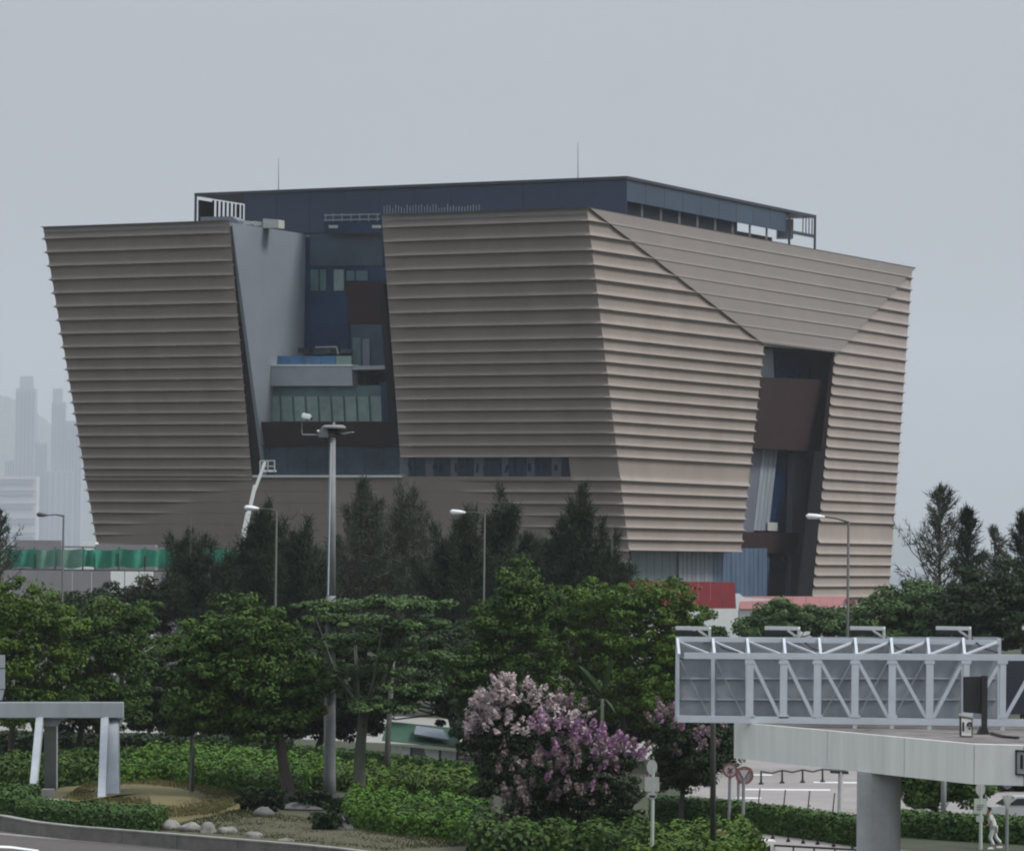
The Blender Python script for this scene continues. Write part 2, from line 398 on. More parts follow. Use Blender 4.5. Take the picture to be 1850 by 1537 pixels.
# F: on the tri facet at the level of E
dF = ray(1508, 637)
Fp = hit(1508, 637, A, NT)
ddir = Vector((math.cos(math.radians(62.8)), math.sin(math.radians(62.8)), 0))
NLR = (Fp - C).cross(ddir).normalized(); NLR = NLR if NLR.y < 0 else -NLR
def R_(px, py, off=0.0):
    return hit(px, py, C - NLR * off, NLR)
C1 = R_(1602, 1120); H1 = R_(1467, 1080)
B1 = L_(175, 980)

LIPS = [1.62 + 1.765 * k for k in range(9)]
LIPS = [0.0] + LIPS + [LIPS[8] + 1.45 * k for k in range(1, 40)]
def lipz(k): return ztop - LIPS[k]

museum = empty('museum_building', (A.x + 10, A.y + 50, 0),
               'huge bronze museum building flaring outwards with wavy horizontal cladding bands and a dark flat roof', 'building')
PROF = [(0.0, 0.97), (0.015, 0.6), (0.045, 0.25), (0.09, 0.07), (0.3, 0.0), (0.6, 0.0), (0.76, 0.05), (0.85, 0.2), (0.93, 0.6), (0.985, 1.0)]

def lin(p, q):                      # edge function: z -> point on line p-q
    def f(z):
        t = (z - p.z) / (q.z - p.z); return p + (q - p) * t
    return f
def hn(n): return Vector((n.x, n.y, 0)).normalized()

def facet_bands(Lf, Rf, nl, nr, z_hi, z_lo, depth, m, skip=(), fade=None, ends=(0, 0), nseg=1, raise_=None):
    """stack of cladding bands from z_hi to z_lo. Lf,Rf edge functions; nl,nr: offset vectors at the two ends"""
    k = 0
    zs = [z_hi] + [lipz(i) for i in range(1, len(LIPS)) if z_lo + 0.15 < lipz(i) < z_hi - 0.15 and i not in skip] + [z_lo]
    for zt, zb in zip(zs[:-1], zs[1:]):
        segs = nseg
        verts = []; faces = []; npf = len(PROF)
        us = [i / segs for i in range(segs + 1)]
        if ends[0] or ends[1]:
            us = sorted(set(us + ([0.03, 0.08] if ends[0] else []) + ([0.92, 0.97] if ends[1] else [])))
        for u in us:
            for t, o in PROF:
                z = zt + (zb - zt) * t
                p = Lf(z).lerp(Rf(z), u); off = nl.lerp(nr, u)
                dd = depth * min(1.0, (zt - zb) / 1.45)
                if fade: dd *= fade(p, (zt + zb) / 2)
                if ends[0]: dd *= min(1, 0.1 + u / 0.08)
                if ends[1]: dd *= min(1, 0.1 + (1 - u) / 0.08)
                # faded bands stay on the outer face
                base = depth * 0.3 if raise_ is None else raise_
                verts.append(tuple(p + off * (base + (o - 0.3) * dd)))
        ns = len(us)
        for i in range(ns - 1):
            for j in range(npf - 1):
                faces.append((i * npf + j, (i + 1) * npf + j, (i + 1) * npf + j + 1, i * npf + j + 1))
        if raise_ is not None:      # this facet stands at lip level: close its slanting edges down to the wall
            for e in (0, ns - 1):
                z = [zt + (zb - zt) * t for t, o in PROF]; k_ = len(verts)
                verts += [tuple((Lf if e == 0 else Rf)(q) - nl * .05) for q in z]
                for j in range(npf - 1): faces.append((e * npf + j, e * npf + j + 1, k_ + j + 1, k_ + j))
        me = bpy.data.meshes.new('cladding_band'); me.from_pydata(verts, [], faces); me.materials.append(m)
        sm = [raise_ is None] * len(faces)
        me.polygons.foreach_set('use_smooth', sm)
        link_mesh('cladding_band', me, museum)

mit = (hn(nL) + hn(NLL)) / (1 + hn(nL).dot(hn(NLL)))
Dp = 0.42
# far left side wall and its mitre
B1s = B1
side_in = -uh
nS = None
offB = Vector((0, 0, 0))
ubk = vh
NSd = (B1 - B).cross(vh).normalized(); NSd = NSd if NSd.dot(uh) > 0 else -NSd
mitB = (hn(nL) + hn(NSd)) / (1 + hn(nL).dot(hn(NSd)))
backdir = -(uh)      # back wall runs from D back to C side
eB = lin(B, B1); eA = lin(A, A1)
z858 = L_(455, 860).z; z826 = L_(725, 826).z; z866 = ztop - LIPS[21]
SL = lin(L_(415, 400), L_(456, 860)); SR = lin(L_(690, 388), L_(724, 826))
z826 = ztop - LIPS[19]
# left wing
facet_bands(eB, SL, mitB, hn(nL), ztop, z858, Dp, M['clad'], ends=(0, 1))
# middle block above the strip window
facet_bands(SR, eA, hn(nL), mit, ztop, z826, Dp, M['clad'], ends=(1, 0))
# plain wide panel right of the strip window
xs = L_(1030, 845)
def strip_edge(z):
    p = xs + (A1 - A) * 0; t = (z - xs.z); return xs + (Vector((inL.x, inL.y, 0)) * (-TL * t)) + Z * t
facet_bands(strip_edge, eA, hn(nL), mit, z826, z866, Dp * 0.8, M['clad'], ends=(1, 0), skip=(20,))
# lower zone with lips that die away towards the entrance
fl = [(864, 450), (883, 388), (903, 337), (922, 295), (942, 242), (961, 208)]
def fade_low(p, z):
    d = p - EYE; px = CX + F * d.dot(RT) / d.dot(FW); py = CY - F * d.dot(UP) / d.dot(FW)
    lx = np.interp(py, [a[0] for a in fl], [a[1] for a in fl])
    rx = np.interp(py, [880, 905, 925], [840, 880, 950])
    a = min(1, max(0, (lx + 30 - px) / 70)); b = min(1, max(0, (px - rx + 20) / 90))
    return max(a, b)
facet_bands(eB, SL, mitB, hn(nL), z858, z866, Dp, M['clad'], fade=fade_low, nseg=16)
facet_bands(eB, eA, mitB, mit, z866, 0.0, Dp, M['clad'], fade=fade_low, nseg=60)
# small infill course between slot sill and first low band
facet_bands(SL, strip_edge, hn(nL), hn(nL), z858 - 0.01, z866, Dp * 0.2, M['clad'], fade=lambda p, z: 0.0)
# right side: folded facets
eAE = lin(A, E); eEG = lin(E, G1); eCF = lin(C, Fp); eFH = lin(Fp, H1); eC = lin(C, C1)
nT = hn(NT); nLL = hn(NLL); nLR = hn(NLR)
zE = E.z; zG = G1.z; zF = Fp.z
eAEG = lambda z: eAE(z) if z > zE else eEG(z)
eCFH = lambda z: eCF(z) if z > zF else eFH(z)
facet_bands(eA, eAEG, mit, nLL, ztop - 0.02, zG, Dp, M['clad'], skip=(20,))
NS2 = -uh
mitC = (nLR + hn(NS2)) / (1 + nLR.dot(hn(NS2)))
facet_bands(eAE, eCF, nT * 0.78, nT * 1.35, ztop, max(zE, zF), 0.09, M['cladflat'], raise_=0.44)
if abs(zE - zF) > 0.3:
    mb = MB(); mb.poly([eAE(max(zE, zF)) + nT * .05, eCF(max(zE, zF)) + nT * .05, Fp + nT * .05, E + nT * .05]); mb.build('lintel_panel', M['cladflat'], museum)
facet_bands(eCFH, eC, nLR, mitC, ztop - 0.02, 0.0, Dp, M['clad'], skip=(25,))
# hidden sides: left flank and rear, seen only from elsewhere
D_ = B + vh * (C - A).length; Dn = D_ + inL * 0
D1 = Vector((D_.x, D_.y, ztop)) + (B1 - B) * 1.0 + vh * -10
C2 = C1 + (B - A) * 0
eD = lin(D_, D_ + (B1 - B) - vh * 16)
facet_bands(eD, eB, hn(NSd), mitB, ztop, 0.0, Dp, M['clad'])
eCb = lin(C, C + (C1 - C) * 1.0 - vh * 6)
mb = MB(); mb.poly([eD(ztop), eC(ztop), eC(0), eD(0)]); mb.build('rear_wall', M['clad'], museum)
# roof deck in three pieces around the entrance slot
sl, sr = SL(ztop), SR(ztop)
W1 = 18.6; zr = ztop - 0.25
def UW(u, wd, z):
    return Vector((A.x, A.y, 0)) + uh * u + inL * wd + Z * z
def uof(p): return (Vector((p.x, p.y, 0)) - Vector((A.x, A.y, 0))).dot(uh)
def wof(p): return (Vector((p.x, p.y, 0)) - Vector((A.x, A.y, 0))).dot(inL)
uB, uS, uR = uof(B), uof(sl), uof(sr)
WD = (C - A).length
for a_, b_, c_, d_ in ((uB, uS, 0.1, WD), (uS, uR, W1, WD), (uR, 0.1, 0.1, WD)):
    mb = MB(); mb.prism([UW(a_, c_, zr - .5), UW(b_, c_, zr - .5), UW(b_, d_, zr - .5), UW(a_, d_, zr - .5)], Z * 0.45); mb.build('roof_deck', M['hoard'], museum)

def panel(name, pix, plane, m, thick, parent=museum, dirv=None):
    pts = [plane(*p) for p in pix]
    mb = MB(); mb.prism(pts, (dirv if dirv is not None else inL) * thick); return mb.build(name, m, parent)
def vp(wd): return lambda px, py: V_(px, py, wd)
def lp(off): return lambda px, py: L_(px, py, off)
def qp(off): return lambda px, py: Q_(px, py, off)
def rp(off): return lambda px, py: R_(px, py, off)

# ---- entrance slot on the left face
# pale reveal wall running inwards (vertical plane, parallel to vh)
wp = V_(419, 403, 0.4); ur = uof(wp)
zb = z858 - 1
pr = [UW(ur, TL * 0 + 0.4, ztop - .3), UW(ur, W1 + 0.3, ztop - .3), UW(ur, W1 + 0.3, zb), UW(ur, TL * (ztop - zb) + 0.4, zb)]
mb = MB(); mb.prism(pr, uh * 0.5); mb.build('reveal_wall', M['reveal'], museum)
# dark return between wing edge and reveal wall
mb = MB()
zs_ = [ztop - .3 - i * (ztop - z858) / 8 for i in range(9)]
for a_, b_ in zip(zs_[:-1], zs_[1:]):
    def ret(z):
        e = SL(z); return [e + inL * 0.25, UW(ur, wof(e) + 1.0, z)]
    p, q = ret(a_), ret(b_); mb.poly([p[0], p[1], q[1], q[0]])
mb.build('slot_jamb', M['dark'], museum)
# rear glass wall of the slot and its panes
panel('rear_glazing', [(545, 396), (720, 388), (720, 640), (545, 640)], vp(18.7), M['navy'], 0.4)
panel('glass_panel', [(560, 424), (692, 424), (692, 480), (560, 480)], vp(18.55), M['slate'], 0.08)
xx = [561, 577, 593, 602, 622]
for a_, b_, mm in ((561, 575, 'teal'), (578, 589, 'teal'), (603, 621, 'green_pane'), (626, 640, 'teal'), (643, 664, 'teal')):
    panel('window_pane', [(a_, 487 if b_ < 625 else 489), (b_, 487 if b_ < 625 else 489), (b_, 525 if b_ < 625 else 507), (a_, 525 if b_ < 625 else 507)], vp(18.45), M[mm], 0.1)
panel('dark_infill', [(556, 527), (630, 527), (630, 628), (556, 628)], vp(18.5), M['navy'], 0.1)
# umber box hanging on the right of the slot
panel('umber_box', [(623, 511), (730, 505), (730, 585), (631, 585)], vp(16.0), M['umber'], 2.0)
panel('glass_panel', [(634, 586), (730, 586), (730, 706), (638, 706)], vp(15.5), M['slate'], 0.4)
for a_, b_, c_, d_, mm in ((637, 610, 652, 690, 'teal'), (655, 612, 668, 690, 'greycol'), (664, 676, 682, 694, 'umber')):
    panel('window_pane', [(a_, b_), (c_, b_), (c_, d_), (a_, d_)], vp(15.3), M[mm], 0.1)
# terrace slab, blue balustrade, parapet
tz = V_(545, 662, 12).z
mb = MB(); mb.prism([UW(ur - .05, 10.6, tz - .6), UW(uR - 3, 10.6, tz - .6), UW(uR - 3, 18.4, tz - .6), UW(ur - .05, 18.4, tz - .6)], Z * 0.5); mb.build('terrace_slab', M['parapet'], museum)
for i in range(6):
    a_ = 466 + i * 28.3
    panel('balustrade_pane', [(a_, 643), (a_ + 27.3, 643), (a_ + 27.3, 660), (a_, 660)], vp(12.0), M['blueband'] if i < 5 else M['green_pane'], 0.08)
panel('parapet', [(456, 661), (635, 661), (637, 697), (456, 697)], vp(10.5), M['parapet'], 1.5)
panel('parapet_coping', [(458, 658.5), (637, 658.5), (637, 661), (458, 661)], vp(10.4), M['white'], 1.7)
# small plant on the terrace
for (a_, b_, c_, d_) in ((538, 628, 551, 638), (566, 630, 590, 640), (596, 629, 610, 638), (614, 630, 628, 638)):
    panel('terrace_unit', [(a_, b_), (c_, b_), (c_, d_), (a_, d_)], vp(14.0), M['black'] if a_ in (538, 596) else M['slate'], 1.2)
pr_ = [V_(570, 628, 13.8), V_(608, 627, 13.8), V_(611, 640, 13.8)]
mb = MB(); mb.tube(pr_, 0.12, 6); mb.build('handrail', M['pole'], museum)
# row of ten pale panes behind the brown beam
panel('rear_glazing', [(448, 696), (722, 696), (722, 766), (450, 766)], vp(11.2), M['teal'], 0.4)
for i in range(10):
    a_ = 463 + i * 23.1; b_ = a_ + 19.2
    panel('window_pane', [(a_ - 1.5, 716), (b_ - 1.5, 716), (b_ + 1, 761), (a_ + 1, 761)], vp(11.0), M['green_pane'], 0.1)
panel('dark_infill', [(687, 690), (726, 690), (730, 770), (690, 770)], vp(10.7), M['navy'], 0.2)
panel('umber_beam', [(449, 762), (722, 762), (722, 805), (450, 805)], lp(1.0), M['umber'], 1.5)
# dark inclined glass band at the foot of the slot, split in panes
n_ = 8
for i in range(n_):
    a_ = 452 + i * (276 / n_); b_ = a_ + 276 / n_ - 0.6
    panel('glass_panel', [(a_, 806), (b_, 806), (b_, 858), (a_, 858)], lp(0.7), M['slate'], 0.3)
panel('entrance_soffit', [(449, 804.5), (726, 804.5), (726, 806.5), (449, 806.5)], lp(0.5), M['dark'], 1.8)
panel('sill', [(456, 858), (726, 858), (726, 862), (456, 862)], lp(-0.55), M['white'], 1.0)
# dark fin on the right jamb of the slot
mb = MB(); q = [L_(684, 514, .35), L_(693, 512, .35), L_(721, 806, .35), L_(706, 806, .35)]; mb.prism(q, inL * 0.8); mb.build('slot_fin', M['dark'], museum)
# strip window with uneven panes and a row of dark marks
x0 = 722; widths = [1.0, .7, 1.1, .9, .6, 1.2, .8, 1.0, .7, 1.1, .9, 1.0, .8, .7, 1.2, .9, 1.0, .8, 1.1, .9]
sw = (1030 - 722) / sum(widths)
rs = random.Random(3)
panel('strip_window_back', [(720, 822), (1032, 822), (1032, 864), (720, 866)], lp(0.75), M['navy'], 0.2)
for k_, wd_ in enumerate(widths):
    x1 = x0 + wd_ * sw
    panel('glass_panel', [(x0, 827), (x1 - 0.7, 827), (x1 - 0.7, 861), (x0, 861)], lp(0.45), M['slate'] if k_ % 3 else M['greycol'], 0.1)
    x0 = x1
def dark_mark(px, py, w_, h_, slant=0.0):
    panel('window_mark', [(px - w_ / 2 + slant, py - h_ / 2), (px + w_ / 2 + slant, py - h_ / 2), (px + w_ / 2 - slant, py + h_ / 2), (px - w_ / 2 - slant, py + h_ / 2)], lp(0.36), M['navy'], 0.06)
for px, w_, h_, s_ in ((740, 5, 12, -2), (755, 3, 8, 0), (786, 8, 8, 0), (797, 5, 14, 0), (823, 3, 16, 0), (834, 6, 8, 1), (846, 6, 8, -1), (862, 3, 16, 1), (877, 5, 9, 2), (903, 3, 14, -1),
                       (915, 5, 14, 2), (929, 4, 14, 0), (943, 3, 12, 0), (956, 6, 15, 0), (971, 4, 12, 1), (984, 5, 9, 0), (1004, 6, 10, 0), (1025, 4, 12, 0)):
    dark_mark(px, 844 + rs.uniform(-2, 2), w_, h_, s_)

# ---- tall slot on the right face
dR = 2.3
inR = -nLR
planeR = lambda px, py, o=dR: hit(px, py, C - nLR * o, NLR) if False else None
NO = (G1 - E).cross(ddir).normalized(); NO = NO if NO.y < 0 else -NO     # plane through E-G edge
def O_(off): return lambda px, py: hit(px, py, E - hn(NO) * off, NO)
dO = -hn(NO)
lj = lin(E, G1)
panel('rear_glazing', [(1350, 612), (1516, 620), (1512, 700), (1340, 695)], O_(4.5), M['slate'], 0.3, dirv=dO)
panel('glass_panel', [(1401, 634), (1462, 640), (1462, 686), (1401, 684)], O_(4.3), M['navy'], 0.1, dirv=dO)
panel('pale_fin', [(1370, 618), (1396, 622), (1399, 684), (1366, 684)], O_(3.6), M['reveal'], 0.4, dirv=dO)
panel('umber_panel', [(1360, 681), (1516, 687), (1508, 817), (1330, 808)], O_(0.9), M['umber'], 0.5, dirv=dO)
panel('rear_glazing', [(1330, 806), (1500, 812), (1480, 970), (1310, 970)], O_(3.6), M['navy'], 0.3, dirv=dO)
panel('grey_jamb_panel', [(1345, 806), (1378, 808), (1362, 962), (1320, 962)], O_(3.1), M['greycol'], 0.3, dirv=dO)
for i in range(4):
    a_ = 1378 + i * 7.0
    panel('curtain_panel', [(a_, 810), (a_ + 6.4, 810), (a_ - 10.5, 958), (a_ - 17, 958)], O_(3.0 + 0.06 * (i % 2)), M['curtw'], 0.12, dirv=dO)
panel('white_notice', [(1387, 943), (1405, 944), (1405, 959), (1387, 958)], O_(2.8), M['signgrey'], 0.1, dirv=dO)
panel('grey_column', [(1433, 818), (1458, 820), (1452, 1085), (1428, 1085)], O_(2.7), M['greycol'], 0.8, dirv=dO)
panel('umber_panel', [(1310, 960), (1443, 962), (1437, 999), (1305, 997)], O_(2.3), M['umber'], 0.6, dirv=dO)
panel('rear_glazing', [(1370, 997), (1450, 997), (1450, 1090), (1370, 1090)], O_(3.5), M['slate'], 0.3, dirv=dO)
panel('glass_panel', [(1385, 1003), (1428, 1003), (1428, 1036), (1385, 1034)], O_(3.3), M['navy'], 0.1, dirv=dO)
# right reveal of the tall slot
mb = MB(); top_, bot_ = eFH(zF), eFH(2.0)
zj = R_(1490, 815).z; midj = eFH(zj)
mb.prism([midj - nLR * .15, midj + uh * 1.6, bot_ + uh * 2.4, bot_ - nLR * .15], vh * 0.3); mb.build('slot_jamb', M['dark'], museum)
mb = MB(); mb.prism([top_ - nLR * .15, top_ + uh * .5, midj + uh * .7, midj - nLR * .15], vh * 0.3); mb.build('slot_jamb', M['umber'], museum)
mb = MB(); mb.prism([E - nLL * .2, Fp - nLR * .2, Fp + inR * 6, E + inR * 6], Z * 0.2); mb.build('slot_soffit', M['dark'], museum)
# ---- ground floor glazing under the folded facet
def GQ(off): return lambda px, py: hit(px, py, G1 - nLL * off, nLL)
dG = -nLL
panel('rear_glazing', [(1120, 985), (1390, 985), (1390, 1100), (1120, 1100)], GQ(4.0), M['slate'], 0.3, dirv=dG)
for i in range(6):
    a_ = 1140 + i * 14.2; panel('window_pane', [(a_, 990), (a_ + 13.6, 990), (a_ + 13.6, 1085), (a_, 1085)], GQ(2.6), M['curtt'], 0.1, dirv=dG)
for i in range(8):
    a_ = 1226 + i * 7.9; panel('curtain_panel', [(a_, 990), (a_ + 7.1, 990), (a_ + 7.1, 1085), (a_, 1085)], GQ(2.4 + .06 * (i % 2)), M['curtw'], 0.1, dirv=dG)
for i in range(12):
    a_ = 1289 + i * 8.1; panel('curtain_panel', [(a_, 990), (a_ + 7.5, 990), (a_ + 7.5, 1085), (a_, 1085)], GQ(2.4 + .06 * (i % 2)), M['curtb'], 0.1, dirv=dG)
mb = MB(); mb.prism([eA(zG), G1, G1 - nLL * 5, eA(zG) - nLL * 5], Z * 0.25); mb.build('ground_soffit', M['greycol'], museum)

# ---- roof pavilion: thin dark roof plate, hanging screens, posts
W2 = 18.0
cr = V_(1133, 318, W2); zc = cr.z; u2 = uof(cr)
lr_ = V_(351, 351, W2); uLr = uof(lr_)
rr = hit(1475, 388, UW(u2, 0, 0), uh); wRr = wof(rr)
mb = MB(); mb.prism([UW(u2, W2, zc - .38), UW(uLr, W2, zc - .38), UW(uLr, wRr, zc - .38), UW(u2, wRr, zc - .38)], Z * 0.38); mb.build('roof_plate', M['roofm'], museum)
def ppx(p):
    d = p - EYE; return CX + F * d.dot(RT) / d.dot(FW), CY - F * d.dot(UP) / d.dot(FW)
# left-face screens (hang to the deck), one object per bay
xs_ = [442, 500, 560, 622, 686, 750, 815, 880, 945, 1010, 1072, 1132.5]
for a_, b_ in zip(xs_[:-1], xs_[1:]):
    ua, ub = uof(V_(a_, 370, W2 + .3)), uof(V_(b_ - .4, 370, W2 + .3))
    mb = MB(); mb.prism([UW(ua, W2 + .3, zc - .42), UW(ub, W2 + .3, zc - .42), UW(ub, W2 + .3, zr + .02), UW(ua, W2 + .3, zr + .02)], inL * .15); mb.build('roof_screen', M['roofscreen'], museum)
# right-face screens: hang 3.2 m
nb = 9
wE = wof(hit(1421, 400, UW(u2 + .3, 0, 0), uh))
for i in range(nb):
    wa = W2 + .5 + (wE - W2 - .5) * i / nb; wb_ = W2 + .5 + (wE - W2 - .5) * (i + 1) / nb - .06
    mb = MB(); mb.prism([UW(u2 + .3, wa, zc - .42), UW(u2 + .3, wb_, zc - .42), UW(u2 + .3, wb_, zc - 3.1), UW(u2 + .3, wa, zc - 3.1)], uh * .15); mb.build('roof_screen', M['roofscreen_lit'], museum)
    mb = MB(); mb.box(UW(u2 + .9, wa + .2, (zr + zc) / 2 - .3), .28, .28, zc - zr - .7); mb.build('roof_post', M['pole'], museum)
# set-back dark core behind the hanging screens, open at the right end
mb = MB(); wC = wof(hit(1296, 400, UW(u2 + 6, 0, 0), uh))
mb.prism([UW(u2 + 3, W2 + 1, zr), UW(uLr - 13, W2 + 1, zr), UW(uLr - 13, wC, zr), UW(u2 + 3, wC, zr)], Z * (zc - zr - .45)); mb.build('plant_room', M['roofscreen'], museum)
mb = MB(); mb.prism([UW(u2 + 5, wC + 1, zr), UW(u2 + 14, wC + 1, zr), UW(u2 + 14, wC + 16, zr), UW(u2 + 5, wC + 16, zr)], Z * 2.6); mb.build('plant_room', M['roofm'], museum)
# end posts and open frames
for u_, w_ in ((u2 + .15, wRr - .15), (uLr - .15, W2 + .15), (u2 + .15, wE + .6), (uLr - .15, wRr - .2)):
    mb = MB(); mb.box(UW(u_, w_, (zr + zc) / 2 - .2), .32, .32, zc - zr - .4); mb.build('roof_post', M['roofm'], museum)
for u_, w_ in [(u2 + .15, wE + (wRr - wE) * t) for t in (.55, .66, .77, .88)]:
    mb = MB(); mb.box(UW(u_, w_, zc - 1.6), .14, .14, 2.4); mb.build('roof_post', M['roofm'], museum)
mb = MB(); mb.bar(UW(u2 + .15, wE + .6, zc - 3.0), UW(u2 + .15, wRr - .2, zc - 3.0), .25, .45); mb.build('frame_rail', M['roofm'], museum)
mb = MB(); mb.box(UW(u2 + 3, wE + 5.5, zc - 2.2), 2.2, 2.6, 2.6); mb.build('roof_tank', M['greycol'], museum)
# slats at the left open end
for i in range(9):
    w_ = W2 + 4.3 + i * 1.05
    mb = MB(); mb.box(UW(uLr - .3 , w_, (zr + zc) / 2 - .2), .2, .55 if i == 6 else .26, zc - zr - .8, math.atan2(uh.y, uh.x)); mb.build('end_slat', M['roofm'], museum)
mb = MB(); mb.prism([UW(uLr - .4, W2 + .4, zr), UW(uLr - .4, W2 + 4.1, zr), UW(uLr - .4, W2 + 4.1, zc - .9), UW(uLr - .4, W2 + .4, zc - .9)], -uh * .2); mb.build('end_screen', M['dark'], museum)
# white plant units by the reveal wall
for a_, b_, c_, d_ in ((475, 395, 503, 412), (440, 398, 455, 406), (458, 399, 472, 408)):
    panel('rooftop_unit', [(a_, b_), (c_, b_ + 2), (c_, d_), (a_, d_)], vp(8.0), M['signgrey'], 1.5)
panel('rooftop_unit', [(362, 392), (418, 391), (430, 398), (430, 404), (362, 404)], vp(8.0), M['greycol'], 2.0)
# glazed stair frame over the slot
mb = MB()
for px in (588, 602, 618, 634, 650, 666, 682):
    mb.bar(V_(px, 386, 17.2), V_(px, 400, 17.2), .12, .12)
for py in (389, 398):
    mb.bar(V_(586, py, 17.2), V_(686, py - 2, 17.2), .14, .16)
mb.build('roof_railing', M['reveal'], museum)
panel('stair_glazing', [(586, 400), (690, 398), (690, 420), (586, 422)], vp(17.6), M['navy'], .2)
for a_ in (594, 672):
    panel('window_pane', [(a_, 407), (a_ + 16, 407), (a_ + 16, 412), (a_, 412)], vp(17.4), M['signgrey'], .1)
# slim fixings along the parapet
mb = MB()
for i in range(34):
    px = 694 + i * 5.2; p = V_(px, 381, 14.0); mb.bar(p - Z * 1.2, p + Z * (0.3 + 0.6 * rs.random()), .08, .08)
mb.build('roof_railing', M['reveal'], museum)
for px, y0, y1 in ((503, 286, 346), (1044, 258, 322)):
    mb = MB(); mb.tube([V_(px + .5, y1 + 20, 30), V_(px, y0, 30)], [.09, .03], 5); o = mb.build('lightning_rod', M['pole'], museum)

# ================================================================ GROUNDS
def gp(*pts): return [tuple(G(px, py))[:2] for px, py in pts]
sheet('far_road', gp((-400, 1285), (-400, 1315), (330, 1325), (900, 1352), (1500, 1395), (2300, 1430), (2300, 1345), (1200, 1325), (600, 1285)), M['roadl'], 0.012)
sheet('plaza', gp((1235, 1380), (1235, 1470), (1560, 1505), (2200, 1530), (2300, 1345), (1700, 1330), (1300, 1345)), M['paving'], 0.016)
sheet('footpath', gp((1240, 1490), (1330, 1500), (1560, 1530), (1900, 1560), (1900, 1600), (1500, 1560), (1330, 1520), (1245, 1506)), M['paving'], 0.020)
sheet('rear_path', gp((-100, 1308), (110, 1325), (300, 1350), (300, 1360), (90, 1345), (-100, 1322)), M['paving'], 0.024)
for i, (y0, x0, x1) in enumerate(((1425, 1340, 1500), (1398, 1310, 1395), (1412, 1470, 1560), (1440, 1330, 1375))):
    sheet('road_marking', gp((x0, y0), (x1, y0 + 1), (x1, y0 + 3), (x0, y0 + 2)), M['white'], 0.022)

# lawn mounds
def mound(name, pix, m, hgt, label=None, n=26):
    pts = [G(*p) for p in pix]; c = sum(pts, Vector()) / len(pts)
    # resample outline
    out = []
    N = len(pts)
    for i in range(N):
        for t in range(5):
            a, b, c2, d = pts[(i - 1) % N], pts[i], pts[(i + 1) % N], pts[(i + 2) % N]; u = t / 5
            out.append(0.5 * ((2 * b) + (-a + c2) * u + (2 * a - 5 * b + 4 * c2 - d) * u * u + (-a + 3 * b - 3 * c2 + d) * u ** 3))
    V = []; Fc = []; R = 9; K = len(out)
    for r in range(R + 1):
        f = 1 - r / R
        for p in out:
            q = c + (p - c) * f; hz = hgt * (1 - f * f) ** 1.2 + (0.03 * math.sin(q.x * 2.1) * math.cos(q.y * 1.3) if r else 0)
            V.append((q.x, q.y, 0.03 + max(0, hz)))
    for r in range(R):
        for i in range(K):
            j = (i + 1) % K; Fc.append((r * K + i, r * K + j, (r + 1) * K + j, (r + 1) * K + i))
    me = bpy.data.meshes.new(name); me.from_pydata(V, [], Fc); me.materials.append(m)
    me.polygons.foreach_set('use_smooth', [True] * len(Fc))
    o = link_mesh(name, me); return tag(o, label, None, None, 'structure')
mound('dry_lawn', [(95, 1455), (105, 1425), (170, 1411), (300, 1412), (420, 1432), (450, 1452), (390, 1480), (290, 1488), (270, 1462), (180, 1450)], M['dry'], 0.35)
mound('shaded_lawn', [(280, 1500), (300, 1475), (430, 1462), (560, 1470), (700, 1500), (860, 1530), (900, 1560), (700, 1556), (560, 1536), (420, 1518)], M['dryshade'], 0.12)

# grass tufts over the lawns
def scatter_in(pix, n, z=0.05):
    pts = [G(*p) for p in pix]; xs = [p.x for p in pts]; ys = [p.y for p in pts]; out = []
    X = rng.uniform(min(xs), max(xs), n * 3); Y = rng.uniform(min(ys), max(ys), n * 3)
    ins = np.zeros(len(X), bool); j = len(pts) - 1
    for i in range(len(pts)):
        a, b = pts[i], pts[j]
        c = ((a.y > Y) != (b.y > Y)) & (X < (b.x - a.x) * (Y - a.y) / (b.y - a.y + 1e-9) + a.x); ins ^= c; j = i
    X = X[ins][:n]; Y = Y[ins][:n]
    return np.stack([X, Y, np.full(len(X), z)], axis=1)
def tufts(name, label, pix, n, m, size=0.09, z=0.06):
    p = scatter_in(pix, n, z); k = len(p)
    a = rng.random(k) * 2 * math.pi; d = np.stack([np.cos(a), np.sin(a), np.zeros(k)], 1) * size * 0.35
    h = np.stack([rng.normal(size=k) * .3, rng.normal(size=k) * .3, np.ones(k)], 1) * size * (0.6 + 0.8 * rng.random((k, 1)))
    Vq = np.stack([p - d, p + d, p + d * .3 + h, p - d * .3 + h], axis=1)
    return tag(fast_quads(name, Vq, m), label, None, None, 'stuff')
M['drygrass'] = leafmat('dry_grass_blades', (0.062, 0.060, 0.024), (0.110, 0.102, 0.038), scale=0.5)
M['grassg'] = leafmat('green_grass_blades', (0.026, 0.034, 0.010), (0.052, 0.056, 0.02), scale=0.5)
tufts('grass', 'short dry grass on the sunlit mound beside the grey portal frame', [(110, 1450), (170, 1413), (300, 1414), (420, 1435), (440, 1455), (390, 1478), (290, 1486), (270, 1462)], 14000, M['drygrass'], z=0.2)
tufts('grass', 'thin green grass behind the pale boulders along the kerb', [(290, 1500), (430, 1464), (700, 1500), (860, 1530), (700, 1540), (420, 1512)], 9000, M['grassg'])

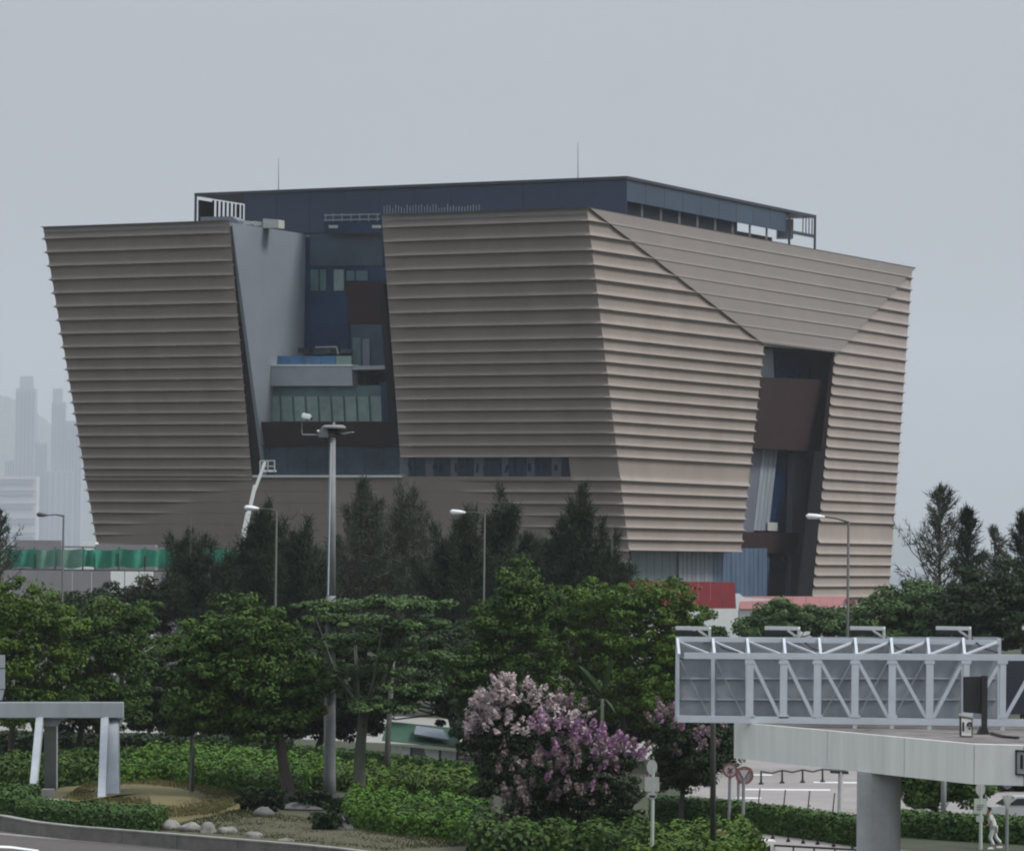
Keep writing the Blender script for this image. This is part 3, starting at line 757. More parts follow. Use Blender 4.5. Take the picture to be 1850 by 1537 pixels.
# ---- raised kerb wall curving across the bottom left
kp = [(-160, 1462), (-60, 1466), (0, 1472), (60, 1483), (130, 1491), (220, 1498), (320, 1506), (430, 1515), (540, 1524), (620, 1532), (690, 1542), (760, 1560), (820, 1600)]
zk = 0.62
kt = [G(px, py, zk) for px, py in kp]
kerb = empty('kerb_wall', kt[3] - Z * zk, 'low concrete kerb wall curving round the planted mound at the bottom left', 'kerb wall')
for a, b in zip(kt[:-1], kt[1:]):
    n_ = Vector((-(b - a).y, (b - a).x, 0)).normalized(); n_ = n_ if n_.y > 0 else -n_
    g = (b - a).normalized() * 0.012
    a2, b2 = a + g, b - g
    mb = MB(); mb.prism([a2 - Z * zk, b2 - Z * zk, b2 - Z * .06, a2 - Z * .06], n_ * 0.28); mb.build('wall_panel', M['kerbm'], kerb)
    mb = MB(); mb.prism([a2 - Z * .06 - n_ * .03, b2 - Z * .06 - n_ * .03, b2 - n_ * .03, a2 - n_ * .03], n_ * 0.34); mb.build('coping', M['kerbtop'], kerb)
sheet('road', [(p.x, p.y) for p in kt] + [(80, 60), (-80, 60), (-60, kt[0].y)], M['asphalt'], 0.028)
sheet('road_line', gp((-100, 1524), (20, 1529), (70, 1536), (70, 1539), (20, 1533), (-100, 1528)), M['white'], 0.033)
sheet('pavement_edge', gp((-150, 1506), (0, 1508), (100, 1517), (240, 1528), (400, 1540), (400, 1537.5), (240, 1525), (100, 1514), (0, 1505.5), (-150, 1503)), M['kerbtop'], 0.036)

# ---- boulders
def boulder(px, py, wpx, hpx, m, label, name='boulder', pyramid=0.0):
    g = G(px, py); k = g.y / F; a, hh = wpx * k / 2, hpx * k
    bm = bmesh.new(); bmesh.ops.create_icosphere(bm, subdivisions=3, radius=1)
    o1, o2 = random.uniform(0, 9), random.uniform(0, 9)
    for v in bm.verts:
        c = v.co; f = 1 + 0.16 * math.sin(c.x * 3 + o1) * math.cos(c.y * 2.6 + o2) + 0.09 * math.sin(c.z * 5 + o2) + 0.05 * math.sin(c.x * 9 + o2) * math.sin(c.z * 8 + o1)
        c *= f
        if pyramid: c.x *= 1 - pyramid * max(0, c.z); c.y *= 1 - pyramid * max(0, c.z)
        v.co = Vector((c.x * a, c.y * a * 0.8, max(c.z, -0.35) * hh * 0.75))
    me = bpy.data.meshes.new(name); bm.to_mesh(me); bm.free(); me.materials.append(m)
    me.polygons.foreach_set('use_smooth', [True] * len(me.polygons))
    o = bpy.data.objects.new(name, me); COL.objects.link(o); o.location = g + Z * hh * 0.25
    return tag(o, label, 'boulder', 'boulders on the grass behind the kerb wall')
boulder(309, 1500, 34, 20, M['rock'], 'rounded pale boulder at the left end of the row, next to the box hedge')
boulder(343, 1503, 36, 20, M['rock'], 'pale boulder second in the row from the clipped box hedge')
boulder(376, 1507, 36, 20, M['rock'], 'tilted pale boulder in the middle of the row behind the kerb')
boulder(411, 1508, 38, 15, M['rock'], 'wide low pale boulder fourth in the row from the box hedge')
boulder(459, 1515, 36, 13, M['rock'], 'low pale boulder standing apart at the right of the row')
boulder(516, 1521, 34, 8, M['rock'], 'almost buried pale boulder furthest right, just showing over the kerb')
boulder(477, 1476, 36, 20, M['rockd'], 'squarish grey boulder under the dark shrub left of the leaning trunk')
boulder(614, 1503, 44, 34, M['rockd'], 'pointed grey boulder at the foot of the tall camera mast', pyramid=0.6)
boulder(545, 1462, 80, 12, M['rockd'], 'long flat grey rock between the brown trunk and the camera mast')

# ---- portal frame at the left
def zpy(py, px, Y): return P(px, py, Y).z
Yf = G(60, 1448).y; Yb = G(88, 1425).y
port = empty('portal_frame', G(140, 1440), 'pale grey steel portal frame with a thick crossbeam on two pairs of splayed legs', 'portal frame')
Ym = (Yf * 0.4 + Yb * 0.6)
mb = MB(); tl, trr = P(-60, 1268, Ym), P(223, 1268, Ym); hb = (1296 - 1268) * Ym / F
mb.bar(tl - Z * hb / 2, trr - Z * hb / 2, 0.75, hb); mb.build('crossbeam', M['portal'], port, bevel=0.03)
for (xa, xb, ya, yb, w_, Y_) in ((92, 92, 1297, 1425, 22, Yb), (202, 205, 1297, 1445, 24, Yb - 2), (72, 58, 1300, 1449, 13, Yf), (190, 184, 1300, 1450, 14, Yf)):
    gq = G(xb, yb); t_ = P(xa, ya, Ym + (0.35 if w_ > 15 else -0.3)); kk = gq.y / F
    mb = MB(); mb.bar(gq, t_, w_ * kk, 0.42 if w_ > 15 else 0.3, Vector((0, 1, 0))); mb.build('leg', M['portal'], port)
for xa in (92, 204):
    t_ = P(xa, 1297, Ym + .3); k_ = Ym / F
    mb = MB(); mb.prism([t_ + Vector((-22 * k_, -.2, 0)), t_ + Vector((22 * k_, -.2, 0)), t_ + Vector((12 * k_, -.2, -14 * k_)), t_ + Vector((-12 * k_, -.2, -14 * k_))], (0, .4, 0)); mb.build('bracket', M['portal'], port)
mb = MB(); mb.box(G(83, 1441) + Z * .22, 0.75, 0.7, 0.44); mb.build('base_block', M['kerbtop'], port)
plinth = MB(); plinth.box(G(96, 1449) + Z * .07, 1.5, 1.2, 0.14); tag(plinth.build('concrete_slab', M['kerbtop']), 'thin pale concrete slab on the grass inside the left pair of frame legs', 'slab')
sb = empty('cabinet_sign', P(3, 1265, 150), 'grey sign panel cut off by the left edge of the picture above the crossbeam', 'sign')
mb = MB(); mb.prism([P(-60, 1183, 150), P(8, 1183, 150), P(8, 1206, 150), P(-60, 1206, 150)], (0, .15, 0)); mb.build('sign_panel', M['portal'], sb)
mb = MB(); mb.prism([P(-60, 1208, 150), P(8, 1208, 150), P(8, 1244, 150), P(-60, 1244, 150)], (0, .15, 0)); mb.build('sign_panel', M['portal'], sb)
mb = MB(); mb.prism([P(-60, 1246, 150), P(7, 1246, 150), P(3, 1264, 150), P(-60, 1264, 150)], (0, .15, 0)); mb.build('sign_panel', M['portal'], sb)
mb = MB(); p_ = P(-20, 1190, 150.3); mb.tube([Vector((p_.x, p_.y, 0)), p_], .14, 8); mb.build('post', M['pole'], sb)

# ---- tall camera mast
mg = G(595, 1440); Ymst = mg.y
mast = empty('camera_mast', mg, 'tall tapering grey mast carrying surveillance cameras under a round platform', 'mast')
def mp_(px, py, dy=0): return P(px, py, Ymst + dy)
kk = Ymst / F
mb = MB(); mb.tube([mg, mp_(595.5, 1400), mp_(596, 1238)], [12 * kk, 11 * kk, 10 * kk], 12); mb.build('pole', M['pole'], mast, smooth=True)
mb = MB(); mb.tube([mp_(596, 1242), mp_(598, 1076)], [9.5 * kk, 9 * kk], 12); mb.build('pole', M['pole'], mast, smooth=True)
mb = MB(); mb.tube([mp_(598, 1080), mp_(601, 790)], [8.6 * kk, 5.2 * kk], 12); mb.build('pole', M['pole'], mast, smooth=True)
mb = MB(); mb.tube([mp_(593, 1075, -.22), mp_(598.5, 800, -.12)], .035, 5); mb.build('cable_duct', M['steel'], mast)
mb = MB(); mb.tube([mp_(595, 1440) , mp_(595, 1434)], [17 * kk, 16 * kk], 12); mb.build('base_flange', M['poled'], mast)
mb = MB(); mb.tube([mp_(603, 774), mp_(603, 771), mp_(603, 768)], [22 * kk, 22 * kk, 17 * kk], 20); mb.build('platform', M['pole'], mast)
mb = MB(); mb.tube([mp_(605, 780), mp_(605, 774)], [13 * kk, 17 * kk], 16); mb.build('platform_hub', M['black'], mast)
mb = MB(); mb.tube([mp_(603, 767), mp_(603, 762)], [3 * kk, 2 * kk], 8); mb.build('finial', M['pole'], mast)
mb = MB(); mb.prism([mp_(575, 786, -.3), mp_(578, 774, -.3), mp_(592, 770, -.3), mp_(593, 790, -.3), mp_(576, 790, -.3)], (0, .5, 0)); mb.build('control_box', M['pole'], mast, bevel=.02)
mb = MB(); mb.tube([mp_(595, 786), mp_(640, 781)], 1.6 * kk, 6); mb.tube([mp_(580, 786), mp_(546, 785), mp_(545, 776)], 1.3 * kk, 6); mb.tube([mp_(545, 776), mp_(546, 757)], .6 * kk, 5); mb.build('arm', M['pole'], mast)
mb = MB(); mb.tube([mp_(590, 792), mp_(588, 798), mp_(586, 800)], [2.6 * kk, 3 * kk, 1.5 * kk], 8); mb.build('dome_camera', M['black'], mast, smooth=True)
mb = MB(); mb.tube([mp_(603, 783), mp_(620, 786), mp_(626, 786)], [2.2 * kk, 2.2 * kk, 1.5 * kk], 8); mb.tube([mp_(632, 782), mp_(638, 783)], 2 * kk, 8); mb.build('floodlight', M['black'], mast)
mb = MB(); mb.tube([mp_(573, 779, -.2), mp_(577, 779, -.2)], 2.6 * kk, 8); mb.build('camera', M['white'], mast, smooth=True)
hs = mb = MB(); mb.bar(mp_(545, 750), mp_(562, 754), .26, .28); o_ = mb.build('camera', M['white'], mast, bevel=.05)
mb = MB(); mb.bar(mp_(561, 756, -.05), mp_(564.5, 757, -.05), .18, .14); mb.build('camera_lens', M['black'], mast)

# ---- street lamps
def street_lamp(bx, tx, ty, hx, hy, Y, label, m='pole', w_=4.0, lampmat='lm', hl=28):
    k = Y / F; top = P(tx, ty, Y); base = Vector((top.x - 0.0, top.y, 0))
    t = empty('street_lamp', base, label, 'street lamp', 'street lamps round the museum grounds')
    mb = MB(); mb.tube([base, base + Z * 1.5, top], [w_ * k * .75, w_ * k * .62, w_ * k * .42], 8); mb.build('pole', M[m], t, smooth=True)
    mb = MB(); mb.box(base + Z * 4.0, w_ * k * 2.2, .3, .7); mb.build('service_box', M[m], t)
    e = P(hx + (hl if hx < tx else -hl), hy + 1.5, Y)
    mb = MB(); mb.tube([top - Z * .08, top.lerp(e, .5) + Z * .03, e], [w_ * k * .4, w_ * k * .3, w_ * k * .28], 6); mb.build('arm', M[m], t)
    a_ = P(hx, hy, Y); 
    mb = MB(); mb.tube([a_, a_.lerp(e, .15), a_.lerp(e, .6), e], [.06, .17, .15, .06], 8); o = mb.build('lamp_head', M[lampmat], t, smooth=True)
    return t
street_lamp(1528, 1533, 941, 1456, 932, 240, 'street lamp with a white head in front of the right-hand cladding', m='poled', w_=5, hl=34)
street_lamp(872, 876, 926, 813, 924, 270, 'street lamp with a white head among the dark conifers in the centre', m='poled', w_=3.6, hl=28)
street_lamp(113, 115, 930, 66, 929, 290, 'thin dark street lamp against the hazy sky left of the museum', m='poled', w_=4, lampmat='poled', hl=20)
street_lamp(500, 500, 922, 441, 917, 240, 'street lamp whose white head overlaps the boom of the lift', m='poled', w_=4, hl=27)
lp3 = G(1288, 1560); tpl = P(1290, 1140, lp3.y)
t = empty('grey_pole', lp3, 'slim grey pole rising behind the left end of the sign gantry', 'pole')
mb = MB(); mb.tube([lp3, Vector((tpl.x, lp3.y, P(1290, 1312, lp3.y).z)), Vector((tpl.x, lp3.y, P(1290, 1250, lp3.y).z))], [5.5 * lp3.y / F, 5 * lp3.y / F, 4.6 * lp3.y / F], 8); mb.build('pole', M['poled'], t, smooth=True)
b_ = G(697, 1422)
mb = MB(); mb.tube([b_, P(700, 1350, b_.y), P(712, 1158, b_.y)], [5.5 * b_.y / F, 5 * b_.y / F, 4.2 * b_.y / F], 8)
tag(mb.build('grey_pole', M['poled'], smooth=True), 'slender leaning grey pole under the layered tree, right of the camera mast', 'pole')
b_ = G(186, 1330)
mb = MB(); mb.tube([b_, P(186, 1268, b_.y), P(182, 1075, b_.y)], [5 * b_.y / F, 4.6 * b_.y / F, 4 * b_.y / F], 8)
tag(mb.build('grey_pole', M['poled'], smooth=True), 'thin grey pole rising behind the right legs of the portal frame', 'pole')

# ---- hoardings, netting and sheds in front of the museum
def slab(name, pix, Y, m, thick=0.2, parent=None, z=None):
    pts = [P(px, py, Y) for px, py in pix]
    mb = MB(); mb.prism(pts, (0, thick, 0)); return mb.build(name, m, parent)
Yn = 380
net = empty('netting_fence', Vector((P(120, 1025, Yn).x, Yn, 0)), 'long fence draped with green netting in front of the left wing', 'fence')
nx = [-40, 18, 62, 100, 150, 172, 215, 262, 300, 350, 400, 450]
for i, (a_, b_) in enumerate(zip(nx[:-1], nx[1:])):
    # sagging net sheet, folded
    K = 8; V = []; Fc = []
    for r in range(5):
        for c_ in range(K + 1):
            u = c_ / K; px = a_ + (b_ - a_) * u
            y0 = 990 + 3.0 * math.sin(math.pi * u) + (i % 3) * 0.5; y1 = 1025 + 2 * math.sin(px * .11) ; y1 = min(y1, 1028)
            V.append(tuple(P(px, y0 + (y1 - y0) * r / 4, Yn + 0.25 * math.sin(u * 9 + i) + .1 * r)))
    for r in range(4):
        for c_ in range(K): q = r * (K + 1) + c_; Fc.append((q, q + 1, q + K + 2, q + K + 1))
    me = bpy.data.meshes.new('net_sheet'); me.from_pydata(V, [], Fc); me.materials.append(M['greennet'] if i in (1, 4, 5, 6, 7, 8, 9, 10) and i != 3 else M['netpale'])
    me.polygons.foreach_set('use_smooth', [True] * len(Fc)); link_mesh('net_sheet', me, net)
for a_ in nx:
    q = P(a_, 988, Yn + .4); mb = MB(); mb.bar(Vector((q.x, q.y, 0)), q, .14, .14, Vector((0, 1, 0))); mb.build('post', M['poled'], net)
slab('top_rail', [(-40, 983), (300, 989), (300, 992), (-40, 987)], Yn + .6, M['hoard'], .15, net)
slab('bottom_rail', [(-40, 1026), (310, 1030), (310, 1034), (-40, 1030)], Yn - .1, M['poled'], .3, net)
for (x0, x1, y0, y1, lb) in ((146, 172, 978, 984, 'short bright white site cabin roof above the netting at the foot of the museum'),
                             (25, 110, 975, 988, 'pale cabin roofs above the green netting at the far left'),
                             (172, 280, 983, 992, 'long pale strip of site cabin behind the netting under the left wing')):
    o = slab('site_cabin', [(x0, y0), (x1, y0 + 1), (x1, 1211), (x0, 1211)], Yn + 8, M['white'] if x0 == 146 else M['hoard'], 3)
    tag(o, lb, 'cabin')
wl = empty('site_wall', Vector((P(120, 1060, Yn - 6).x, Yn - 6, 0)), 'grey hoarding wall under the green netting, with one white panel at its right', 'wall')
for i, (a_, b_) in enumerate(((-40, 18), (19, 66), (67, 96), (97, 130), (131, 165), (166, 199), (200, 224), (226, 250), (252, 277), (280, 330), (332, 380))):
    mm = M['white'] if 199 < a_ < 260 else M['hoard']
    slab('wall_panel', [(a_, 1029 + .012 * a_), (b_, 1029 + .012 * b_), (b_, 1219), (a_, 1219)], Yn - 6, mm, .12, wl)
# red buildings at the right
Yr = 330
hb_ = empty('red_hoarding', Vector((P(1240, 1090, Yr).x, Yr, 0)), 'bright red site hoarding in front of the ground floor glazing', 'hoarding')
for i in range(9):
    a_ = 1130 + i * 22; top = 1048 + i * .4
    slab('hoarding_panel', [(a_, top), (a_ + 21.4, top), (a_ + (21.4 if i < 8 else 24), 1099), (a_, 1099)], Yr, M['red'], .15, hb_)
slab('base_strip', [(1130, 1099), (1334, 1099), (1334, 1261), (1130, 1261)], Yr - .05, M['white'], .3, hb_)
rs_ = empty('red_roof_shed', Vector((P(1430, 1110, Yr + 8).x, Yr + 8, 0)), 'low white shed with a dull red roof right of the red hoarding', 'shed')
def Y8(px, py, d=0): return P(px, py, Yr + 8 + d)
for i in range(8):
    a_ = 1336 + i * 24.5; b_ = a_ + 24
    mb = MB(); mb.prism([Y8(a_, 1100), Y8(b_, 1100), Y8(b_ - 2, 1079, 4), Y8(a_ - 2 if i else a_, 1079, 4)], (0, .2, .1)); mb.build('roof_panel', M['redd'], rs_)
    slab('wall_panel', [(a_, 1101), (b_, 1101), (b_, 1257), (a_, 1257)], Yr + 8.3, M['white'] if i < 6 else M['offwhite'], .2, rs_)
mb = MB(); mb.prism([Y8(1532, 1082), Y8(1545, 1084), Y8(1588, 1255), Y8(1532, 1255)], (0, 3, 0)); mb.build('stair_flank', M['redd'], rs_)
mb = MB(); mb.prism([Y8(1516, 1094, -.4), Y8(1530, 1094, -.4), Y8(1570, 1142, -.4), Y8(1554, 1142, -.4)], (0, .3, 0)); mb.build('stair_parapet', M['white'], rs_)
mb = MB(); mb.prism([Y8(1326, 1072, -1), Y8(1336, 1072, -1), Y8(1346, 1080, -1), Y8(1400, 1082, -1), Y8(1400, 1084, -1), Y8(1336, 1086, -1), Y8(1334, 1105, -1), Y8(1328, 1105, -1)], (0, .3, 0)); mb.build('eaves_trim', M['white'], rs_)

# ---- boom lift
Yl = 430
bl = empty('boom_lift', Vector((P(425, 1080, Yl).x, Yl, 0)), 'white boom lift raised beside the left wing with its basket at the dark glass band', 'boom lift')
def Pl(px, py, d=0): return P(px, py, Yl + d)
kl = Yl / F
mb = MB(); mb.bar(Pl(436, 985), Pl(449, 925), .52, .55); mb.build('lower_boom', M['white'], bl)
mb = MB(); mb.bar(Pl(447, 938), Pl(461, 876), .36, .4); mb.build('middle_boom', M['white'], bl)
mb = MB(); mb.bar(Pl(460, 886), Pl(479, 834), .30, .32); mb.build('upper_boom', M['white'], bl)
mb = MB()
for px in (470, 484, 496): mb.bar(Pl(px, 832), Pl(px, 851), .13, .13, Vector((0, 1, 0)))
for py in (832, 842): mb.bar(Pl(470, py), Pl(497, py), .12, .12)
for px in (470, 496): mb.bar(Pl(px, 833), Pl(px, 833, 1), .1, .1)
mb.build('basket_rail', M['signgrey'], bl)
mb = MB(); mb.prism([Pl(476, 849), Pl(498, 849), Pl(498, 852), Pl(476, 852)], (0, 1.0, 0)); mb.build('basket_floor', M['white'], bl)
mb = MB(); mb.bar(Pl(436, 984), Pl(420, 1050), .6, .6); mb.build('turret_arm', M['white'], bl)
c0 = Vector((Pl(420, 1050).x, Yl, 0))
mb = MB(); mb.box(c0 + Z * 1.3, 3.6, 2.2, 1.2); mb.build('chassis', M['white'], bl, bevel=.08)
for dx in (-1.4, 1.4):
    for dy in (-1, 1):
        mb = MB(); mb.tube([c0 + Vector((dx, dy - .2, .5)), c0 + Vector((dx, dy + .2, .5))], .5, 14); mb.build('wheel', M['tyre'], bl)

# ================================================================ DECK AND SIGN GANTRY, RIGHT
zd = 6.26
de = [G(1327, 1304, zd), G(1495, 1319, zd), G(1634, 1332, zd), G(1760, 1343.5, zd), G(1850, 1346, zd), G(2100, 1353, zd)]
dh = 1.27
deck = empty('concrete_deck', Vector((G(1600, 1340, zd).x, de[2].y + 3, 0)), 'raised off-white concrete deck on a round-cornered pier, carrying the sign gantry', 'deck')
inn = Vector((0, 0.32, 0))
for a, b in zip(de[:-1], de[1:]):
    g = (b - a).normalized() * .012
    mb = MB(); mb.prism([a - Z * dh + g, b - Z * dh - g, b - g, a + g], inn); mb.build('fascia_panel', M['offwhite'], deck)
rear = [Vector((p.x, de[0].y + 9, 0)) for p in de]; rear[0] = Vector((de[0].x, de[0].y + .6, 0)); rear[1].y = de[0].y + 5
mb = MB(); top = [Vector((p.x, p.y + .33, zd - .12)) for p in de] + [Vector((p.x, p.y, zd - .12)) for p in reversed(rear)]
M['deckdirt'] = mat('stained_deck_surface', (0.05, 0.042, 0.038), rough=.95, col2=(0.17, 0.16, 0.155), scale=.7, bump=.3)
mb.prism(top, -Z * .6); mb.build('deck_slab', M['deckdirt'], deck)
pc = G(1598, 1400, zd - dh); pc = Vector((pc.x, pc.y + 1.9, 0)); kp_ = pc.y / F
V = []; mb = MB(); prof = []
hw = 39 * kp_
for i in range(24):
    t = 2 * math.pi * i / 24; cx_ = math.cos(t); sy_ = math.sin(t)
    prof.append(Vector((pc.x + hw * math.copysign(abs(cx_) ** .6, cx_), pc.y + hw * .9 * math.copysign(abs(sy_) ** .6, sy_), -.1)))
mb.prism(prof, Z * (zd - dh + .1 - .02)); mb.build('pier', M['concrete'], deck)
# stains / joints in relief
for px in (1462, 1632):
    q = G(px, 1345 if px < 1500 else 1360, zd)
mb = MB(); kx = [P(1463, 1313, de[1].y - .02), P(1466, 1313, de[1].y - .02)]
def txt(s, size, loc, rot, m, name, parent, ext=0.01, align='CENTER'):
    cu = bpy.data.curves.new(name, 'FONT'); cu.body = s; cu.size = size; cu.extrude = ext; cu.align_x = align; cu.align_y = 'CENTER'
    cu.offset = 0.012
    tmp = bpy.data.objects.new('tmp', cu); COL.objects.link(tmp)
    dg = bpy.context.evaluated_depsgraph_get(); me = bpy.data.meshes.new_from_object(tmp.evaluated_get(dg)); me.name = name
    bpy.data.objects.remove(tmp); me.materials.clear(); me.materials.append(m)
    me.transform(Matrix.Translation(loc) @ rot.to_matrix().to_4x4())
    return link_mesh(name, me, parent)
from mathutils import Euler
faceE = Euler((math.pi / 2, 0, 0))
# framed number plate on the fascia at the right edge
a, b = de[3], de[4]; dd_ = (b - a).normalized()
ang = math.atan2(dd_.y, dd_.x); rotf = Euler((math.pi / 2, 0, ang))
p1 = P(1835, 1376, b.y + .6); 
tpar = (P(1848, 1376, b.y).x - a.x) / (b.x - a.x)
def onf(px, py, off=.03):
    for _ in range(4):
        Yq = a.y + (b.y - a.y) * ((P(px, py, b.y).x - a.x) / (b.x - a.x)); q = P(px, py, Yq)
    return q + Vector((dd_.y, -dd_.x, 0)) * off
npl = empty('number_plate', onf(1850, 1376), 'black-framed number plate on the deck fascia at the right edge of the picture', 'sign')
mb = MB(); mb.prism([onf(1837, 1355), onf(1873, 1357), onf(1873, 1400), onf(1837, 1398)], (0, .04, 0)); mb.build('plate', M['signgrey'], npl)
mb = MB()
for (q0, q1) in (((1836, 1355), (1874, 1357)), ((1836, 1398), (1874, 1400)), ((1836, 1354), (1836, 1399)), ((1874, 1356), (1874, 1401))):
    mb.bar(onf(*q0, .05), onf(*q1, .05), .05, .05, Vector((0, 1, 0)) if q0[0] == q1[0] else Z)
mb.build('frame', M['black'], npl)
txt('18', .62, onf(1855, 1377, .06), rotf, M['black'], 'numerals', npl)

# steel sign gantry resting on the deck
Yt, Yp = 136.0, 139.0
gan = empty('sign_gantry', Vector((P(1500, 1300, Yt).x, Yt, 0)), 'long pale steel truss gantry seen from behind, with grey sign panels on its far side', 'gantry')
def T(px, py, d=0): return P(px, py, Yt + d)
kt_ = Yt / F
def chord(p, q, w_, name='chord', m='steel', dep=.16):
    mb = MB(); mb.bar(p, q, dep, w_ * kt_); return mb.build(name, M[m], gan)
chord(T(1236, 1184), T(1960, 1188), 11); chord(T(1224, 1298), T(1960, 1307), 12)
chord(P(1224, 1154, Yp - .25), P(1806, 1160, Yp - .25), 9); chord(P(1224, 1299, Yp - .3), P(1960, 1307, Yp - .3), 9)
vx = [1355, 1416, 1477, 1545, 1612, 1680, 1746, 1812, 1880]
for i, px in enumerate(vx):
    wv = 13 if i < 6 else 11
    mb = MB(); mb.bar(T(px, 1190), T(px - 1, 1300), .16, wv * kt_ if False else .16, Vector((0, 1, 0)));
    mb = MB(); q0, q1 = T(px, 1190), T(px - 1, 1302); mb.bar(q0, q1, wv * kt_, .14, Vector((0, 1, 0))); mb.build('post', M['steel'], gan)
    if i in (3, 4, 5, 7):
        mb = MB(); mb.bar(T(px - 1, 1304), Vector((T(px - 1, 1304).x, Yt, zd - .12)), .14, .14, Vector((0, 1, 0))); mb.build('foot', M['steel'], gan)
dg_ = [(vx[i] + 5, 1194, vx[i + 1] - 7, 1296) for i in range(5)] + [(1740, 1194, 1686, 1296), (1808, 1194, 1750, 1296), (1874, 1194, 1816, 1296)]
for x0, y0, x1, y1 in dg_:
    mb = MB(); mb.bar(T(x0, y0, .02), T(x1, y1, .02), .12 , 7 * kt_, Vector((0, 1, 0))); mb.build('brace', M['steel'], gan)
for i, px in enumerate(vx):
    for py in (1196, 1294):
        mb = MB(); mb.prism([T(px - 9, py - 3, -.08), T(px + 9, py - 3, -.08), T(px + 9, py + 3, -.08), T(px - 9, py + 3, -.08)], (0, .015, 0)); mb.build('gusset_plate', M['steel'], gan)
# rear frame braces against the sign panels
ry = [1224, 1288, 1350, 1416, 1480, 1545, 1610, 1676, 1740, 1805]
for i, px in enumerate(ry):
    mb = MB(); mb.bar(P(px, 1152, Yp - .2), P(px, 1302, Yp - .2), 7 * kt_, .1, Vector((0, 1, 0))); mb.build('rear_post', M['steel'], gan)
    if i < len(ry) - 1:
        q0, q1 = (P(px + 4, 1160, Yp - .3), T(ry[i + 1] - 4, 1182)) if i < 4 else (P(ry[i + 1] - 4, 1160, Yp - .3), T(px + 4, 1182))
        mb = MB(); mb.bar(q0, q1, .07, .07); mb.build('top_brace', M['steel'], gan)
        mb = MB(); mb.bar(P(px, 1154, Yp - .25), T(px + 3, 1183), .09, .1); mb.build('tie', M['steel'], gan)
        up_ = (P(px + 5, 1192, Yp - .2), P(ry[i + 1] - 5, 1296, Yp - .2)) if i < 4 else (P(ry[i + 1] - 5, 1192, Yp - .2), P(px + 5, 1296, Yp - .2))
        mb = MB(); mb.bar(*up_, .04, 4 * kt_, Vector((0, 1, 0))); mb.build('rear_brace', M['steeld'], gan)
chord(P(1224, 1150, Yp - .15), P(1222, 1302, Yp - .15), 6, 'edge_post')
# sign panels: each with horizontal stiffeners
for i, px in enumerate(ry[:-1]):
    x1 = ry[i + 1] - .6
    for j in range(4):
        y0 = 1150 + j * 38; y1 = y0 + 37.5
        mb = MB(); mb.prism([P(px, y0, Yp), P(x1, y0 + .5, Yp), P(x1, y1 + .5, Yp), P(px, y1, Yp)], (0, .05, 0)); mb.build('sign_panel', M['steeld'], gan)
        if j: 
            mb = MB(); mb.bar(P(px + 6, y0 - 1, Yp - .04), P(x1 - 5, y0 - .5, Yp - .04), .06, .05); mb.build('stiffener', M['steel'], gan)
# separate dark panel right of the gap
for (x0, x1) in ((1817, 1960),):
    mb = MB(); mb.prism([P(x0, 1192, Yp), P(x1, 1192, Yp), P(x1, 1290, Yp), P(x0, 1290, Yp)], (0, .05, 0)); mb.build('sign_panel', M['roofm'], gan)
# lamps over the signs
for px in (1222, 1383, 1537, 1692, 1848):
    q = lambda x, y, d=0: P(px + x, y, Yp + d)
    la = empty('sign_lamp', q(30, 1150), 'x', 'lamp', 'lamps along the top of the sign gantry')
    la['label'] = {1222: 'sign lamp bracket at the left end of the gantry top', 1383: 'second sign lamp bracket from the left on the gantry top', 1537: 'sign lamp bracket in the middle of the gantry top',
                   1692: 'sign lamp bracket just left of where the grey panels end', 1848: 'sign lamp bracket cut off by the right edge of the picture'}[px]
    mb = MB(); mb.bar(q(0, 1134, 1.2), q(61, 1135, .6), .16, .13); mb.build('lamp_bar', M['white'], la)
    mb = MB(); mb.bar(q(60, 1136), q(60, 1156), .1, .14, Vector((0, 1, 0))); mb.build('bracket', M['signgrey'], la)
    mb = MB(); mb.bar(q(40, 1138), q(60, 1152), .08, .08); mb.build('strut', M['signgrey'], la)
    mb = MB(); mb.bar(q(0, 1142, .9), q(44, 1143, .7), .3, .15); mb.build('floodlight', M['black'], la)
    mb = MB(); mb.tube([q(56, 1140), q(66, 1156), q(84, 1170, -1), q(110, 1178, -2.6)], .035, 5); mb.build('cable', M['black'], la)
# black board seen from behind and number box
bb = empty('black_board', G(1778, 1326, zd - .12), 'black display board on a thick post standing on the deck in front of the truss', 'board')
kb = bb.location.y / F
def Bp(px, py, d=0): return P(px, py, bb.location.y + d)
mb = MB(); mb.prism([Bp(1741, 1222), Bp(1784, 1221), Bp(1784, 1290), Bp(1741, 1286)], (0, .2, 0)); mb.build('board', M['black'], bb, bevel=.02)
mb = MB(); mb.bar(Bp(1779, 1220, -.05), Bp(1778, 1326, -.05), 10 * kb, .16, Vector((0, 1, 0))); mb.build('post', M['black'], bb)
mb = MB(); mb.prism([Bp(1766, 1326, -.2), Bp(1788, 1326, -.2), Bp(1783, 1312, -.2), Bp(1773, 1312, -.2)], (0, .4, 0)); mb.build('foot', M['black'], bb)
nbx = empty('number_box', G(1746, 1332, zd - .12), 'small white-faced box numbered 18 standing on the deck below the black board', 'sign')
def Np(px, py, d=0): return P(px, py, nbx.location.y + d)
mb = MB(); mb.prism([Np(1735, 1290), Np(1757, 1294), Np(1757, 1331), Np(1735, 1330)], (0, .3, 0)); mb.build('box', M['black'], nbx)
mb = MB(); mb.prism([Np(1737, 1296, -.03), Np(1755, 1299, -.03), Np(1755, 1329, -.03), Np(1737, 1328, -.03)], (0, .02, 0)); mb.build('face', M['offwhite'], nbx)
